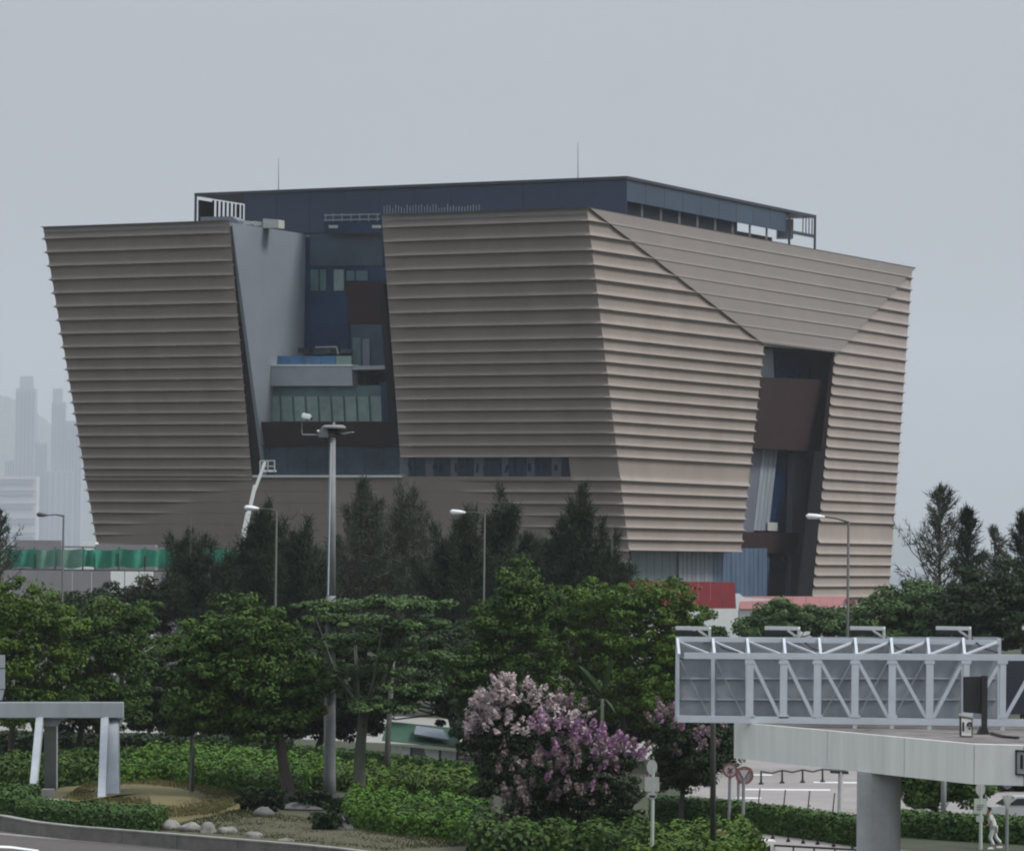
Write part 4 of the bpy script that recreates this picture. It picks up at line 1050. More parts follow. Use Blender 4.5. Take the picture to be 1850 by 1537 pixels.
mb = MB(); mb.prism([Np(1734, 1289, -.06), Np(1758, 1293, -.06), Np(1758, 1297, -.06), Np(1734, 1293, -.06)], (0, .4, 0)); mb.build('lid', M['signgrey'], nbx)
txt('18', .42, Np(1746, 1313, -.05), faceE, M['black'], 'numerals', nbx)
mb = MB(); q_ = G(1715, 1330, zd - .1)
mb.tube([G(1790, 1324, zd - .06), G(1815, 1330, zd - .06), G(1840, 1332, zd - .06)], .05, 6)
tag(mb.build('cable_run', M['black']), 'black cable lying on the deck to the right of the display board', 'cable')

# ---- traffic signs
def disc(c, rx, rz, m, name, parent, dep=.03, n=24, y=0):
    mb = MB(); mb.prism([c + Vector((rx * math.cos(2 * math.pi * i / n), y, rz * math.sin(2 * math.pi * i / n))) for i in range(n)], (0, dep, 0)); return mb.build(name, m, parent)
def ringm(c, r0_, r1_, m, name, parent, y=-.02, n=24, sx=1.0):
    mb = MB()
    for i in range(n):
        a_, b_ = 2 * math.pi * i / n, 2 * math.pi * (i + 1) / n
        q = [c + Vector((r * math.cos(t) * sx, y, r * math.sin(t))) for r, t in ((r0_, a_), (r1_, a_), (r1_, b_), (r0_, b_))]
        mb.prism(q, (0, .02, 0))
    return mb.build(name, m, parent)
# round + square + small round sign at the middle
Ys = 150.0; ks = Ys / F
def S_(px, py, d=0): return P(px, py, Ys + d)
sg = empty('bus_stop_sign', Vector((S_(1180, 1500).x, Ys, 0)), 'pole sign with an oval disc over a square plate, beside the mauve blossoming tree', 'sign')
mb = MB(); q = S_(1180, 1380); mb.tube([Vector((q.x, Ys + .06, 0)), q + Vector((0, .06, 0))], 3.2 * ks, 8); mb.build('post', M['signgreen'], sg)
disc(S_(1178, 1385), 9.5 * ks, 13.5 * ks, M['signgrey'], 'disc', sg)
mb = MB(); mb.prism([S_(1165, 1403), S_(1191, 1403), S_(1191, 1429), S_(1165, 1429)], (0, .03, 0)); mb.build('plate', M['signgrey'], sg)
disc(S_(1178, 1437), 8.5 * ks, 6.5 * ks, M['signgrey'], 'small_plate', sg)
mb = MB(); mb.prism([S_(1173, 1436, -.02), S_(1184, 1436, -.02), S_(1184, 1439.5, -.02), S_(1173, 1439.5, -.02)], (0, .01, 0)); mb.build('bar_mark', M['black'], sg)
mb = MB(); mb.bar(S_(1181, 1371), S_(1180, 1366), .04, .04, Vector((0, 1, 0))); mb.build('finial', M['signgrey'], sg)
# same kind under the deck
g_ = G(1772, 1534); Ys2 = g_.y; ks2 = Ys2 / F
def S2(px, py, d=0): return P(px, py, Ys2 + d)
sg = empty('bus_stop_sign', g_, 'sign with round disc over a greenish square plate, left of the person in white', 'sign')
mb = MB(); mb.tube([g_ + Vector((0, .06, 0)), S2(1772, 1408, .06)], 3.2 * ks2, 8); mb.build('post', M['signgreen'], sg)
disc(S2(1771.5, 1425), 8.5 * ks2, 12.5 * ks2, M['signgrey'], 'disc', sg)
mb = MB(); mb.prism([S2(1760, 1442), S2(1783, 1442), S2(1783, 1469), S2(1760, 1468)], (0, .03, 0)); mb.build('plate', M['signgreen'], sg)
for j in range(3):
    mb = MB(); mb.prism([S2(1765, 1453 + 4 * j, -.02), S2(1778 - 2 * j, 1453 + 4 * j, -.02), S2(1778 - 2 * j, 1454 + 4 * j, -.02), S2(1765, 1454 + 4 * j, -.02)], (0, .01, 0)); mb.build('print_line', M['teal'], sg)
mb = MB(); mb.prism([S2(1764, 1473), S2(1777, 1473), S2(1777, 1484), S2(1764, 1484)], (0, .03, 0)); mb.build('small_plate', M['signgrey'], sg)
# give-way signs
def giveway(gpx, gpy, cx_, y0, y1, hw_, label, redm=True, disc_top=None):
    g = G(gpx, gpy); k = g.y / F
    Pq = lambda px, py, d=0: P(px, py, g.y + d)
    s = empty('give_way_sign', g, label, 'sign')
    mb = MB(); mb.tube([g + Vector((0, .06, 0)), Pq(cx_, y0, .06)], 3.0 * k, 8); mb.build('post', M['pole'], s)
    mb = MB(); mb.prism([Pq(cx_ - hw_, y0), Pq(cx_ + hw_, y0), Pq(cx_, y1)], (0, .03, 0)); mb.build('border', M['signred'] if redm else M['signgrey'], s)
    mb = MB(); mb.prism([Pq(cx_ - hw_ * .62, y0 + 3.5, -.02), Pq(cx_ + hw_ * .62, y0 + 3.5, -.02), Pq(cx_, y1 - 7, -.02)], (0, .01, 0)); mb.build('face', M['signgrey'], s)
    if disc_top: disc(Pq(cx_, disc_top), 9 * k, 10 * k, M['greycol'], 'disc', s)
    return s
giveway(1342, 1505, 1344, 1387, 1413, 14, 'inverted triangle sign with a red border under the left end of the deck')
giveway(1819, 1540, 1820, 1436, 1468, 10, 'pale inverted triangle sign right of the person in white', False, 1415)
g_ = G(1317, 1500); kq = g_.y / F
Pq = lambda px, py, d=0: P(px, py, g_.y + d)
s = empty('prohibition_sign', g_, 'round sign with a red ring and red mark, left of the inverted triangle sign', 'sign')
mb = MB(); mb.tube([g_ + Vector((0, .06, 0)), Pq(1319, 1385, .06)], 2.8 * kq, 8); mb.build('post', M['pole'], s)
disc(Pq(1319, 1391), 13 * kq, 13 * kq, M['signgrey'], 'face', s)
ringm(Pq(1319, 1391), 10 * kq, 13.5 * kq, M['signred'], 'ring', s)
mb = MB(); mb.bar(Pq(1315, 1386, -.03), Pq(1324, 1396, -.03), .03, .07); mb.bar(Pq(1324, 1387, -.03), Pq(1315, 1395, -.03), .03, .07); mb.build('mark', M['signred'], s)
g2 = G(1334, 1470); kq2 = g2.y / F
s = empty('round_sign', g2, 'large round sign seen behind the inverted triangle sign', 'sign')
Pr = lambda px, py, d=0: P(px, py, g2.y + d)
mb = MB(); mb.tube([g2 + Vector((0, .06, 0)), Pr(1334, 1400, .06)], 2.5 * kq2, 8); mb.build('post', M['pole'], s)
disc(Pr(1345, 1400), 16 * kq2, 16 * kq2, M['pole'], 'face', s); ringm(Pr(1345, 1400), 12 * kq2, 16.5 * kq2, M['signred'], 'ring', s)
# T-shaped post below the deck, white lamp column right
g_ = G(1517, 1485); kq = g_.y / F
s = empty('signal_post', g_, 'grey post topped by a short black bar between the hedge and the deck', 'post')
mb = MB(); mb.tube([g_, P(1519, 1394, g_.y)], [5 * kq, 4.4 * kq], 10); mb.build('post', M['concrete'], s)
mb = MB(); mb.prism([P(1501, 1391, g_.y - .1), P(1533, 1393, g_.y - .1), P(1533, 1398, g_.y - .1), P(1501, 1396, g_.y - .1)], (0, .5, 0)); mb.build('head', M['black'], s)
g_ = G(1704, 1497); kq = g_.y / F
mb = MB(); mb.tube([g_, P(1706, 1350, g_.y)], [5.2 * kq, 4.6 * kq], 10); tag(mb.build('grey_pole', M['pole'], smooth=True), 'thick pale pole under the deck, right of the pier', 'pole')
# bollards with chain on the plaza
def post_row(pts, h_px, name, label_f, group, m='black', rad=2.2, lean=0, base=True):
    tops = []
    for i, (px, py) in enumerate(pts):
        g = G(px, py); k = g.y / F; tp = P(px + lean, py - h_px, g.y)
        mb = MB(); mb.tube([g, g.lerp(tp, .5), tp], [rad * k, rad * .8 * k, rad * .75 * k], 8)
        if base: mb.tube([g, g + Z * .12], [rad * 2.1 * k, rad * 1.9 * k], 8)
        o = mb.build(name, M[m]); tag(o, label_f(i), 'bollard', group); tops.append(tp)
    return tops
ords = ['leftmost', 'second', 'third', 'fourth', 'fifth', 'sixth', 'seventh']
tops = post_row([(1375, 1417), (1413, 1415), (1450, 1414), (1486, 1413), (1553, 1410)], 24, 'chain_post', lambda i: f'{ords[i]} dark chain post of the row on the pale plaza just under the deck', 'dark chain posts on the plaza')
mb = MB()
for a_, b_ in zip(tops[:-1], tops[1:]): mb.tube([a_, a_.lerp(b_, .5) - Z * .12, b_], .05, 5)
tag(mb.build('chain', M['black']), 'dark chain hanging between the posts on the pale plaza', 'chain')
post_row([(1369, 1462), (1415, 1464), (1459, 1466), (1504, 1470)], 38, 'leaning_post', lambda i: f'{ords[i]} thin bent grey post rising from behind the clipped hedge', 'thin bent posts behind the hedge', m='poled', rad=1.5, lean=4, base=False)
post_row([(1396, 1516), (1424, 1521), (1451, 1524), (1477, 1526), (1506, 1530), (1540, 1535)], 14, 'low_bollard', lambda i: f'{ords[i]} short dark bollard from the left along the foot of the clipped hedge', 'short bollards along the footpath', m='umber', rad=1.8)
# bicycle-like rack hoop by the hedge
g_ = G(1510, 1505)
mb = MB(); arc = [P(1490 + 24 * math.cos(t), 1450 + 14 * math.sin(t) * -1, g_.y - 1) for t in np.linspace(0, math.pi, 8)]
mb.tube([G(1514, 1508)] + arc[::-1][4:] , .05, 6)
# yellow-topped box, white box at the bottom
g_ = G(1302, 1560); 
o = MB().box(Vector((G(1302, 1548).x, G(1302, 1548).y, .55)), .46, .46, 1.1).build('beige_box', M['beige'], bevel=.06); tag(o, 'beige box-shaped bollard at the bottom edge beside the thin grey pole', 'bollard')
wb = empty('white_box', G(1380, 1560), 'low white box with a dark opening at the bottom edge by the footpath', 'box')
mb = MB(); mb.box(G(1380, 1550) + Z * .45, .9, .6, .6); mb.build('box', M['offwhite'], wb, bevel=.05)
mb = MB(); mb.box(G(1384, 1550) + Vector((0, -.31, .4)), .3, .04, .2); mb.build('opening', M['black'], wb)
# railing at bottom right
rl = empty('low_railing', G(1500, 1550), 'low dark railing running along the bottom edge left of the pier', 'railing')
q0, q1 = G(1396, 1551), G(1700, 1568)
for i in range(9):
    q = q0.lerp(q1, i / 8); mb = MB(); mb.tube([q, q + Z * .55], .035, 6); mb.build('post', M['black'], rl)
mb = MB(); mb.tube([q0 + Z * .55, q1 + Z * .55], .045, 6); mb.build('rail', M['black'], rl)

# ---- person in white
gper = G(1795, 1533); kper = gper.y / F
per = empty('person', gper, 'person in white shirt and trousers leaning forward in mid step beside the hedge', 'person')
def skin_mesh(name, verts, edges, rad, m, parent, sub=2, root=0):
    me = bpy.data.meshes.new(name); me.from_pydata([tuple(v) for v in verts], edges, [])
    o = bpy.data.objects.new(name, me); COL.objects.link(o)
    o.modifiers.new('skin', 'SKIN'); 
    for i, r in enumerate(rad):
        sv = me.skin_vertices[0].data[i]; sv.radius = (r, r) if not isinstance(r, tuple) else r
        sv.use_root = (i == root)
    ss = o.modifiers.new('sub', 'SUBSURF'); ss.levels = sub; ss.render_levels = sub
    dg = bpy.context.evaluated_depsgraph_get(); dg.update()
    me2 = bpy.data.meshes.new_from_object(o.evaluated_get(dg)); me2.name = name
    bpy.data.objects.remove(o); me2.materials.clear(); me2.materials.append(m)
    me2.polygons.foreach_set('use_smooth', [True] * len(me2.polygons))
    return link_mesh(name, me2, parent)
def bp(x, y, z): return gper + Vector((x, y, z))
# walking to the left (-x), torso leaning forward
sk = [bp(0, 0, .88), bp(-.04, 0, 1.05), bp(-.12, 0, 1.25), bp(-.17, 0, 1.38), bp(-.2, 0, 1.47), bp(-.23, 0, 1.56), bp(-.24, 0, 1.66),
      bp(-.15, -.19, 1.36), bp(-.14, -.24, 1.12), bp(-.34, -.22, .98), bp(-.15, .19, 1.36), bp(-.02, .25, 1.12), bp(.12, .22, .92),
      bp(-.02, -.10, .84), bp(-.16, -.10, .48), bp(.02, -.1, .1), bp(-.12, -.1, .04), bp(.02, .10, .84), bp(.10, .1, .48), bp(.36, .1, .2), bp(.27, .1, .08)]
ed = [(0, 1), (1, 2), (2, 3), (3, 4), (4, 5), (5, 6), (3, 7), (7, 8), (8, 9), (3, 10), (10, 11), (11, 12), (0, 13), (13, 14), (14, 15), (15, 16), (0, 17), (17, 18), (18, 19), (19, 20)]
rd = [.13, .12, .14, .12, .055, .09, .085, .06, .045, .032, .06, .045, .032, .085, .06, .04, .04, .085, .06, .04, .04]
skin_mesh('body', sk, ed, rd, M['skin'], per)
skin_mesh('shirt', [sk[0], sk[1], sk[2], sk[3], sk[7], sk[7].lerp(sk[8], .8), sk[10], sk[10].lerp(sk[11], .8)], [(0, 1), (1, 2), (2, 3), (3, 4), (4, 5), (3, 6), (6, 7)], [.17, .16, .175, .14, .085, .07, .085, .07], M['cloth'], per)
skin_mesh('trousers', [sk[0], sk[13], sk[14], sk[14].lerp(sk[15], .85), sk[17], sk[18], sk[18].lerp(sk[19], .85)], [(0, 1), (1, 2), (2, 3), (0, 4), (4, 5), (5, 6)], [.16, .115, .085, .07, .115, .085, .07], M['cloth'], per)
skin_mesh('hair', [bp(-.215, 0, 1.66), bp(-.20, 0, 1.74), bp(-.17, 0, 1.62)], [(0, 1), (0, 2)], [.095, .06, .07], M['hair'], per, 1)
for a_, sgn in ((16, -1), (20, 1)):
    c_ = sk[a_]; mb = MB(); mb.hexa([c_ + Vector((-.16, -.05, -.05)), c_ + Vector((.12, -.05, -.05)), c_ + Vector((.12, .05, -.05)), c_ + Vector((-.16, .05, -.05)), c_ + Vector((-.12, -.04, .02)), c_ + Vector((.1, -.04, .07)), c_ + Vector((.1, .04, .07)), c_ + Vector((-.12, .04, .02))]); mb.build('shoe', M['white'], per, bevel=.02)
for hnd, fw in ((9, Vector((-.09, 0, -.03))), (12, Vector((.05, 0, -.09)))):
    c_ = sk[hnd]; f0 = MB()
    for j in range(4):
        s0 = c_ + fw * .3 + Vector((0, -.03 + .02 * j, 0)); f0.tube([s0, s0 + fw * .6, s0 + fw * (1.0 - .08 * abs(j - 1)) + Vector((0, 0, -.015))], [.010, .009, .006], 6)
    f0.tube([c_ + Vector((0, -.03, 0)), c_ + fw * .4 + Vector((0, -.06, .01))], [.011, .008], 6); f0.build('fingers', M['skin'], per)

# ---- cars glimpsed under the trees and at the right edge
def car(px, py, label, rz, paint='carw', kind='car'):
    g = G(px, py); t = empty('parked_car', g, label, 'car')
    prof = [(-2.1, .35), (-2.1, .75), (-1.75, .95), (-1.0, 1.02), (-.45, 1.42), (.9, 1.45), (1.55, 1.05), (2.1, .95), (2.12, .4)]
    R_z = Matrix.Rotation(rz, 3, 'Z')
    def X(x, y, z): return g + R_z @ Vector((x, y, z))
    mb = MB(); mb.prism([X(x, -.82, z) for x, z in prof], R_z @ Vector((0, 1.64, 0))); mb.build('body', M[paint], t, bevel=.06)
    for s_ in (-1, 1):
        mb = MB(); mb.prism([X(-.85, s_ * .83, 1.05), X(-.42, s_ * .83, 1.36), X(.82, s_ * .83, 1.38), X(1.3, s_ * .83, 1.07)], R_z @ Vector((0, .02 * s_, 0))); mb.build('side_window', M['cardk'], t)
        for x in (-1.3, 1.35):
            mb = MB(); mb.tube([X(x, s_ * .66, .33), X(x, s_ * .86, .33)], .33, 16); w__ = mb.build('wheel', M['tyre'], t)
    mb = MB(); mb.prism([X(-1.02, -.7, 1.04), X(-1.02, .7, 1.04), X(-.48, .62, 1.4), X(-.48, -.62, 1.4)], R_z @ Vector((-.03, 0, .02))); mb.build('windscreen', M['cardk'], t)
    return t
car(1846, 1494, 'silver car cut off by the right edge behind the hedge', .1)
# green-roofed shelter under the trees
sh = empty('green_shelter', G(770, 1372), 'low pavilion with a green roof and a pale painted sheen under the trees', 'pavilion')
gy = sh.location.y
Sp = lambda px, py, d=0: P(px, py, gy + d)
mb = MB(); mb.prism([Sp(690, 1338), Sp(832, 1352), Sp(820, 1318, 3), Sp(700, 1306, 3)], (0, .05, .12)); mb.build('roof', M['shedroof'], sh)
mb = MB(); mb.prism([Sp(748, 1328, -.05), Sp(812, 1339, -.05), Sp(800, 1320, 1.6), Sp(752, 1313, 1.6)], (0, -.06, .1)); mb.build('roof_sheen', M['reveal'], sh)  # pale slab laid on the roof as a painted sheen
for i, (a_, b_) in enumerate(((706, 722), (724, 742), (744, 768), (770, 794), (796, 824))):
    mb = MB(); mb.prism([Sp(a_, 1345 + (a_ - 700) * .1, .6), Sp(b_, 1345 + (b_ - 700) * .1, .6), Sp(b_, 1372, .6), Sp(a_, 1372, .6)], (0, .1, 0)); mb.build('wall_panel', M['offwhite'] if i != 2 else M['hoard'], sh)
for a_ in (704, 743, 795, 826):
    mb = MB(); mb.bar(Vector((Sp(a_, 1350).x, gy, 0)), Sp(a_, 1345 + (a_ - 700) * .1), .14, .14, Vector((0, 1, 0))); mb.build('post', M['black'], sh)

# ================================================================ VEGETATION
GT = 'broad leafy trees in front of the museum'
def btree(lb, bx, by, lobes_px, lm, Y=None, clusters=260, per=55, sig=.34, leaf=.14, tr=.2, squash=1.0, up=.6, fill=.15, bark='bark', group=GT, name='leafy_tree', cat='tree', aspect=.55, grow=1.08):
    g = G(bx, by); Yb_ = Y or g.y
    g = Vector((P(bx, by, Yb_).x, Yb_, 0))
    lobes = [lobe(l[0], l[1], l[2] * grow, l[3] * grow, Yb_, l[4] if len(l) > 4 else random.uniform(-.6, .6)) for l in lobes_px]
    return grow_tree(name, lb, cat, g, lobes, M[lm], M[bark], clusters, per, sig, leaf, tr, group, squash, up, fill=fill, aspect=aspect)
btree('tree with a bright yellow-green top at the left edge above the portal frame', 20, 1390, [(50, 1100, 95, 52), (-20, 1120, 80, 65), (105, 1125, 55, 45), (0, 1190, 90, 60), (80, 1190, 80, 60), (40, 1260, 90, 55)], 'leafB', clusters=330)
btree('dark rounded tree behind the right legs of the portal frame', 135, 1385, [(200, 1150, 68, 62), (235, 1215, 45, 75), (150, 1210, 75, 75), (190, 1270, 75, 50), (110, 1265, 60, 50), (185, 1088, 26, 26), (250, 1112, 40, 32)], 'leafA', clusters=300)
btree('round green tree between the portal frame and the camera mast', 524, 1450, [(430, 1160, 90, 75), (345, 1200, 68, 75), (500, 1185, 75, 85), (420, 1245, 110, 75), (535, 1255, 48, 70), (350, 1290, 60, 45), (465, 1305, 80, 35)], 'leafA', clusters=420, tr=.3, leaf=.15)
btree('wide layered tree whose flat tiers of leaves wrap round the camera mast', 648, 1455, [(590, 1094, 55, 8, 6), (690, 1090, 60, 9), (760, 1092, 45, 8), (640, 1120, 70, 9, 5), (740, 1130, 62, 9), (690, 1155, 85, 10, 2), (590, 1165, 50, 10, 6), (745, 1185, 65, 11), (665, 1215, 75, 12, 4), (750, 1245, 55, 12), (600, 1240, 40, 12, 5), (690, 1275, 60, 12)],
      'leafC', clusters=360, per=50, sig=.3, leaf=.13, tr=.3, squash=.6, up=1.2, fill=.3, bark='barkg', grow=1.22)
btree('broad green tree right of the layered tree with a leafy shoot on top', 880, 1400, [(895, 1135, 62, 50), (950, 1085, 55, 38), (940, 1040, 30, 26), (850, 1190, 55, 55), (930, 1180, 85, 70), (870, 1250, 65, 55), (970, 1250, 80, 60)], 'leafA', clusters=380)
btree('widest tree, with a bright flat top below the red hoarding', 1120, 1395, [(1030, 1100, 75, 42), (1110, 1085, 85, 38), (1195, 1095, 80, 42), (1255, 1120, 45, 38), (1060, 1170, 95, 65), (1170, 1175, 105, 70), (1240, 1185, 50, 60), (1110, 1250, 110, 60), (1200, 1270, 60, 50)], 'leafB', clusters=520)
# darker trees further back fill the gaps under the crowns
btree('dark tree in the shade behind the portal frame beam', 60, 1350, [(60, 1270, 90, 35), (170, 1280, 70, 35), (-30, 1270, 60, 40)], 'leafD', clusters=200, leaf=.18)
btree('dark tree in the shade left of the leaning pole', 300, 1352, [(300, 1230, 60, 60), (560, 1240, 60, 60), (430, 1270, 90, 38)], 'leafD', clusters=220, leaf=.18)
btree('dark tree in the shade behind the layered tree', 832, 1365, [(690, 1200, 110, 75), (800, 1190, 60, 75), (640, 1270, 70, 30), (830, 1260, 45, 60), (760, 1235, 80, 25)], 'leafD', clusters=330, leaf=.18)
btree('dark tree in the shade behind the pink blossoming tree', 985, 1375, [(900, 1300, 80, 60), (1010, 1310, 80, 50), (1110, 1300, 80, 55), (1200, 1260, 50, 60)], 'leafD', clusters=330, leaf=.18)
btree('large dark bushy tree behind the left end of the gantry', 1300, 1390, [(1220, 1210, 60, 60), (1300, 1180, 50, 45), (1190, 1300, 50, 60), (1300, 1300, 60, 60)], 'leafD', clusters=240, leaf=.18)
# tree group on the right
GR = 'bushy trees at the right behind the gantry'
btree('bushy tree right of the shed, under the tall sparse conifer', 1650, 1250, [(1600, 1115, 55, 42), (1660, 1090, 60, 48), (1700, 1130, 70, 45), (1640, 1160, 80, 40)], 'leafC', Y=270, clusters=330, leaf=.2, group=GR, sig=.42)
btree('bushy dark tree at the right edge behind the gantry lamps', 1790, 1260, [(1770, 1085, 60, 50), (1840, 1080, 55, 60), (1800, 1130, 80, 50), (1730, 1110, 40, 45)], 'leafD', Y=265, clusters=330, leaf=.2, group=GR, sig=.42)
btree('low green tree in front of the dull red roofed shed', 1420, 1260, [(1410, 1118, 48, 28), (1470, 1122, 52, 24), (1530, 1132, 48, 20), (1380, 1140, 50, 25)], 'leafC', Y=285, clusters=220, leaf=.2, group=GR, sig=.4)
# trees under the deck
GU = 'dark trees seen under the deck'
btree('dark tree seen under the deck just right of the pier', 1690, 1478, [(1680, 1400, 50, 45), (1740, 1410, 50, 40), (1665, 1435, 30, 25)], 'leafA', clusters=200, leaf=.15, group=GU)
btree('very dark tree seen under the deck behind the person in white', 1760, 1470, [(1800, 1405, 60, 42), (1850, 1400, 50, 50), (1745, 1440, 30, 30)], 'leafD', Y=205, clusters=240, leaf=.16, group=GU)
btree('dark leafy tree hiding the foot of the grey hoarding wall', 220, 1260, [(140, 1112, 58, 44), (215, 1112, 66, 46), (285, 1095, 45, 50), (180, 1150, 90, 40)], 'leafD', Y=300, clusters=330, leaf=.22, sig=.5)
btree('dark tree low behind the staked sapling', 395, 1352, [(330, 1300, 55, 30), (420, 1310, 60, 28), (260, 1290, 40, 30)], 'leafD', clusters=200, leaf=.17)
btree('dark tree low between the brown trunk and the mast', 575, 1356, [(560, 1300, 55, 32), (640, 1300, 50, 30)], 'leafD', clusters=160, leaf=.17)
# young staked tree on the lawn
g_ = G(346, 1440)
t = empty('young_tree', g_, 'bare young tree stem with a stake on the dry lawn', 'tree')
kq = g_.y / F
mb = MB(); mb.tube([g_, P(347, 1380, g_.y), P(346, 1322, g_.y), P(352, 1270, g_.y)], [5 * kq, 4 * kq, 3.6 * kq, 2 * kq], 8); mb.build('trunk', M['barkg'], t, smooth=True)
mb = MB(); mb.bar(g_ + Vector((-.1, -.1, 0)), P(349, 1335, g_.y - .1), .07, .07); mb.build('stake', M['pole'], t)

# conifers
GC = 'wispy conifers in front of the museum'
def conifer(lb, cx_, top, wpx, Y, n, m='needle', plumes=9, sparse=False, bot=None, ln=.6, name='conifer_tree', group=GC):
    base = Vector((P(cx_, 1200, Y).x, Y, 0)); tip = P(cx_, top, Y)
    t = empty(name, base, lb, 'tree', group)
    k = Y / F; hw_ = wpx * k / 2; hgt = tip.z
    mb = MB(); mb.tube([base, base.lerp(tip, .5) + Vector((random.uniform(-.2, .2), 0, 0)), tip], [.28, .14, .03], 7); mb.build('trunk', M['bark'], t, smooth=True)
    br = MB(); P3 = []; D3 = []
    z0 = (zat(cx_, bot, Y) if bot else hgt * .22)
    nb_ = plumes * (4 if sparse else 6)
    for i in range(nb_):
        f = (i + random.random()) / nb_
        a_ = random.uniform(0, 2 * math.pi)
        if sparse:
            z = z0 + (hgt - z0) * f * .93; reach = hw_ * (1 - f) ** .75 * random.uniform(.4, 1.25) + .15
            rise = reach * random.uniform(.3, 1.1) + .25; sp_ = .13 + .05 * reach
        else:       # many leaning leaders that end in their own plume tips
            reach = hw_ * random.uniform(.05, 1.45); zt_ = z0 + (hgt - z0) * (1 - .30 * min(1.2, reach / hw_) ** 1.6) * random.uniform(.55, 1.0)
            z = zt_ - random.uniform(2.2, 4.5); rise = zt_ - z; z = max(.5, z); sp_ = .34
        s = Vector((base.x, Y, z)); s.x += (tip.x - base.x) * z / hgt
        if not sparse: s += Vector((math.cos(a_), math.sin(a_), 0)) * reach * .35
        e = Vector((base.x + math.cos(a_) * reach, Y + math.sin(a_) * reach, s.z + rise)) if not sparse else s + Vector((math.cos(a_) * reach, math.sin(a_) * reach, rise))
        mid = s.lerp(e, .5) + Vector((math.cos(a_), math.sin(a_), 0)) * reach * .12
        br.tube([s, mid, e], [.06, .035, .012], 4, cap=False)
        m_ = max(4, int(n / nb_))
        u = rng.random(m_) ** .85
        q = (1 - u)[:, None] ** 2 * np.array(s)[None] + 2 * (u * (1 - u))[:, None] * np.array(mid)[None] + (u ** 2)[:, None] * np.array(e)[None]
        q = q + rng.normal(size=q.shape) * (sp_ * (1.25 - .85 * u))[:, None]
        d = np.array((e - s).normalized())[None] * (.5 if not sparse else .7) + rng.normal(size=(m_, 3)) * .55 + np.array([[0, 0, .25]])
        P3.append(q); D3.append(d / np.linalg.norm(d, axis=1, keepdims=True))
    br.build('branches', M['bark'], t)
    q = np.concatenate(P3); d = np.concatenate(D3); kq_ = len(q)
    side = np.cross(d, rng.normal(size=(kq_, 3))); side /= np.linalg.norm(side, axis=1, keepdims=True)
    Ls = ln * (.4 + rng.random((kq_, 1))); Wd = .024 * (1 + rng.random((kq_, 1)))
    Vq = np.stack([q - side * Wd, q + side * Wd, q + d * Ls + side * Wd * .3, q + d * Ls - side * Wd * .3], 1)
    fast_quads('foliage', Vq, M[m], t)
for a in (
    ('dark feathery conifer rising over the green netting at the left', 345, 930, 150, 300, 15000, 'needled'),
    ('shorter dark conifer just left of the boom lift', 410, 985, 110, 305, 9000, 'needled'),
    ('dark conifer directly right of the boom lift with two spiky tops', 480, 898, 120, 295, 15000, 'needled'),
    ('narrow dark conifer left of the camera mast', 545, 918, 110, 290, 13000, 'needled'),
    ('pale grey-green conifer right of the camera mast', 660, 860, 160, 310, 15000, 'needle'),
    ('thin brownish green conifer below the strip window', 728, 858, 140, 315, 10000, 'needle'),
    ('dark conifer under the white lamp head in the centre', 835, 895, 165, 290, 19000, 'needled'),
    ('tall conifer behind the central street lamp pole', 905, 868, 140, 300, 15000, 'needled'),
    ('broad dark conifer nearest the folded corner of the museum', 1045, 875, 150, 290, 20000, 'needled'),
    ('small dark conifer right of the broad one at the museum corner', 1105, 955, 95, 285, 10000, 'needled'),
    ('grey-green low conifer filling the gap between mast and centre', 600, 965, 110, 320, 8000, 'needle'),
    ('low dark conifer between the central lamp and the museum corner', 975, 965, 130, 310, 11000, 'needle'),
    ('low grey conifer left of the central lamp', 770, 950, 120, 320, 10000, 'needle'),
): conifer(*a)
GS = 'sparse tall conifers at the edges against the sky'
conifer('tallest sparse see-through conifer right of the museum', 1698, 872, 175, 290, 3400, 'needle', 16, True, bot=1100, ln=.5, group=GS)
conifer('narrow sparse conifer just right of the tallest one', 1748, 915, 80, 285, 2900, 'needled', 14, True, bot=1100, ln=.5, group=GS)
conifer('low see-through conifer between the tall one and the right edge', 1797, 950, 80, 290, 1300, 'needle', 9, True, bot=1100, ln=.45, group=GS)
conifer('sparse conifer cut off by the right edge of the picture', 1850, 925, 90, 275, 3000, 'needled', 11, True, bot=1090, ln=.5, group=GS)
conifer('nearly bare branches at the left edge over the netting', 0, 920, 90, 280, 1100, 'needled', 9, True, bot=1060, ln=.35, group=GS)

# palm-like plant in the shade
g_ = Vector((P(1089, 1330, 178).x, 178, 0))
t = empty('fan_leaf_plant', g_, 'large-leaved plant with two raised paddle leaves in the dark behind the mauve blossoms', 'plant')
mb = MB(); mb.tube([g_, P(1088, 1262, 178)], [.12, .08], 7); mb.build('stem', M['barkg'], t, smooth=True)
def paddle(p0, p1, wv):
    p0 = P(*p0, 178); p1 = P(*p1, 178 - .3); V = []; Fc = []; n_ = 8
    ax = (p1 - p0); sd_ = ax.cross(Vector((0, 1, 0))).normalized()
    for i in range(n_ + 1):
        u = i / n_; c_ = p0 + ax * u - Z * .12 * u * u; w_ = wv * math.sin(math.pi * min(1, u * .93 + .07)) ** .7
        V += [tuple(c_ - sd_ * w_ + Vector((0, .08, 0))), tuple(c_), tuple(c_ + sd_ * w_ + Vector((0, .08, 0)))]
    for i in range(n_):
        for j in range(2): q = i * 3 + j; Fc.append((q, q + 1, q + 4, q + 3))
    me = bpy.data.meshes.new('leaf'); me.from_pydata(V, [], Fc); me.materials.append(M['frond']); link_mesh('leaf', me, t)
for a in (((1086, 1252), (1044, 1196), .18), ((1090, 1250), (1106, 1182), .17), ((1092, 1262), (1112, 1284), .09)): paddle(*a)

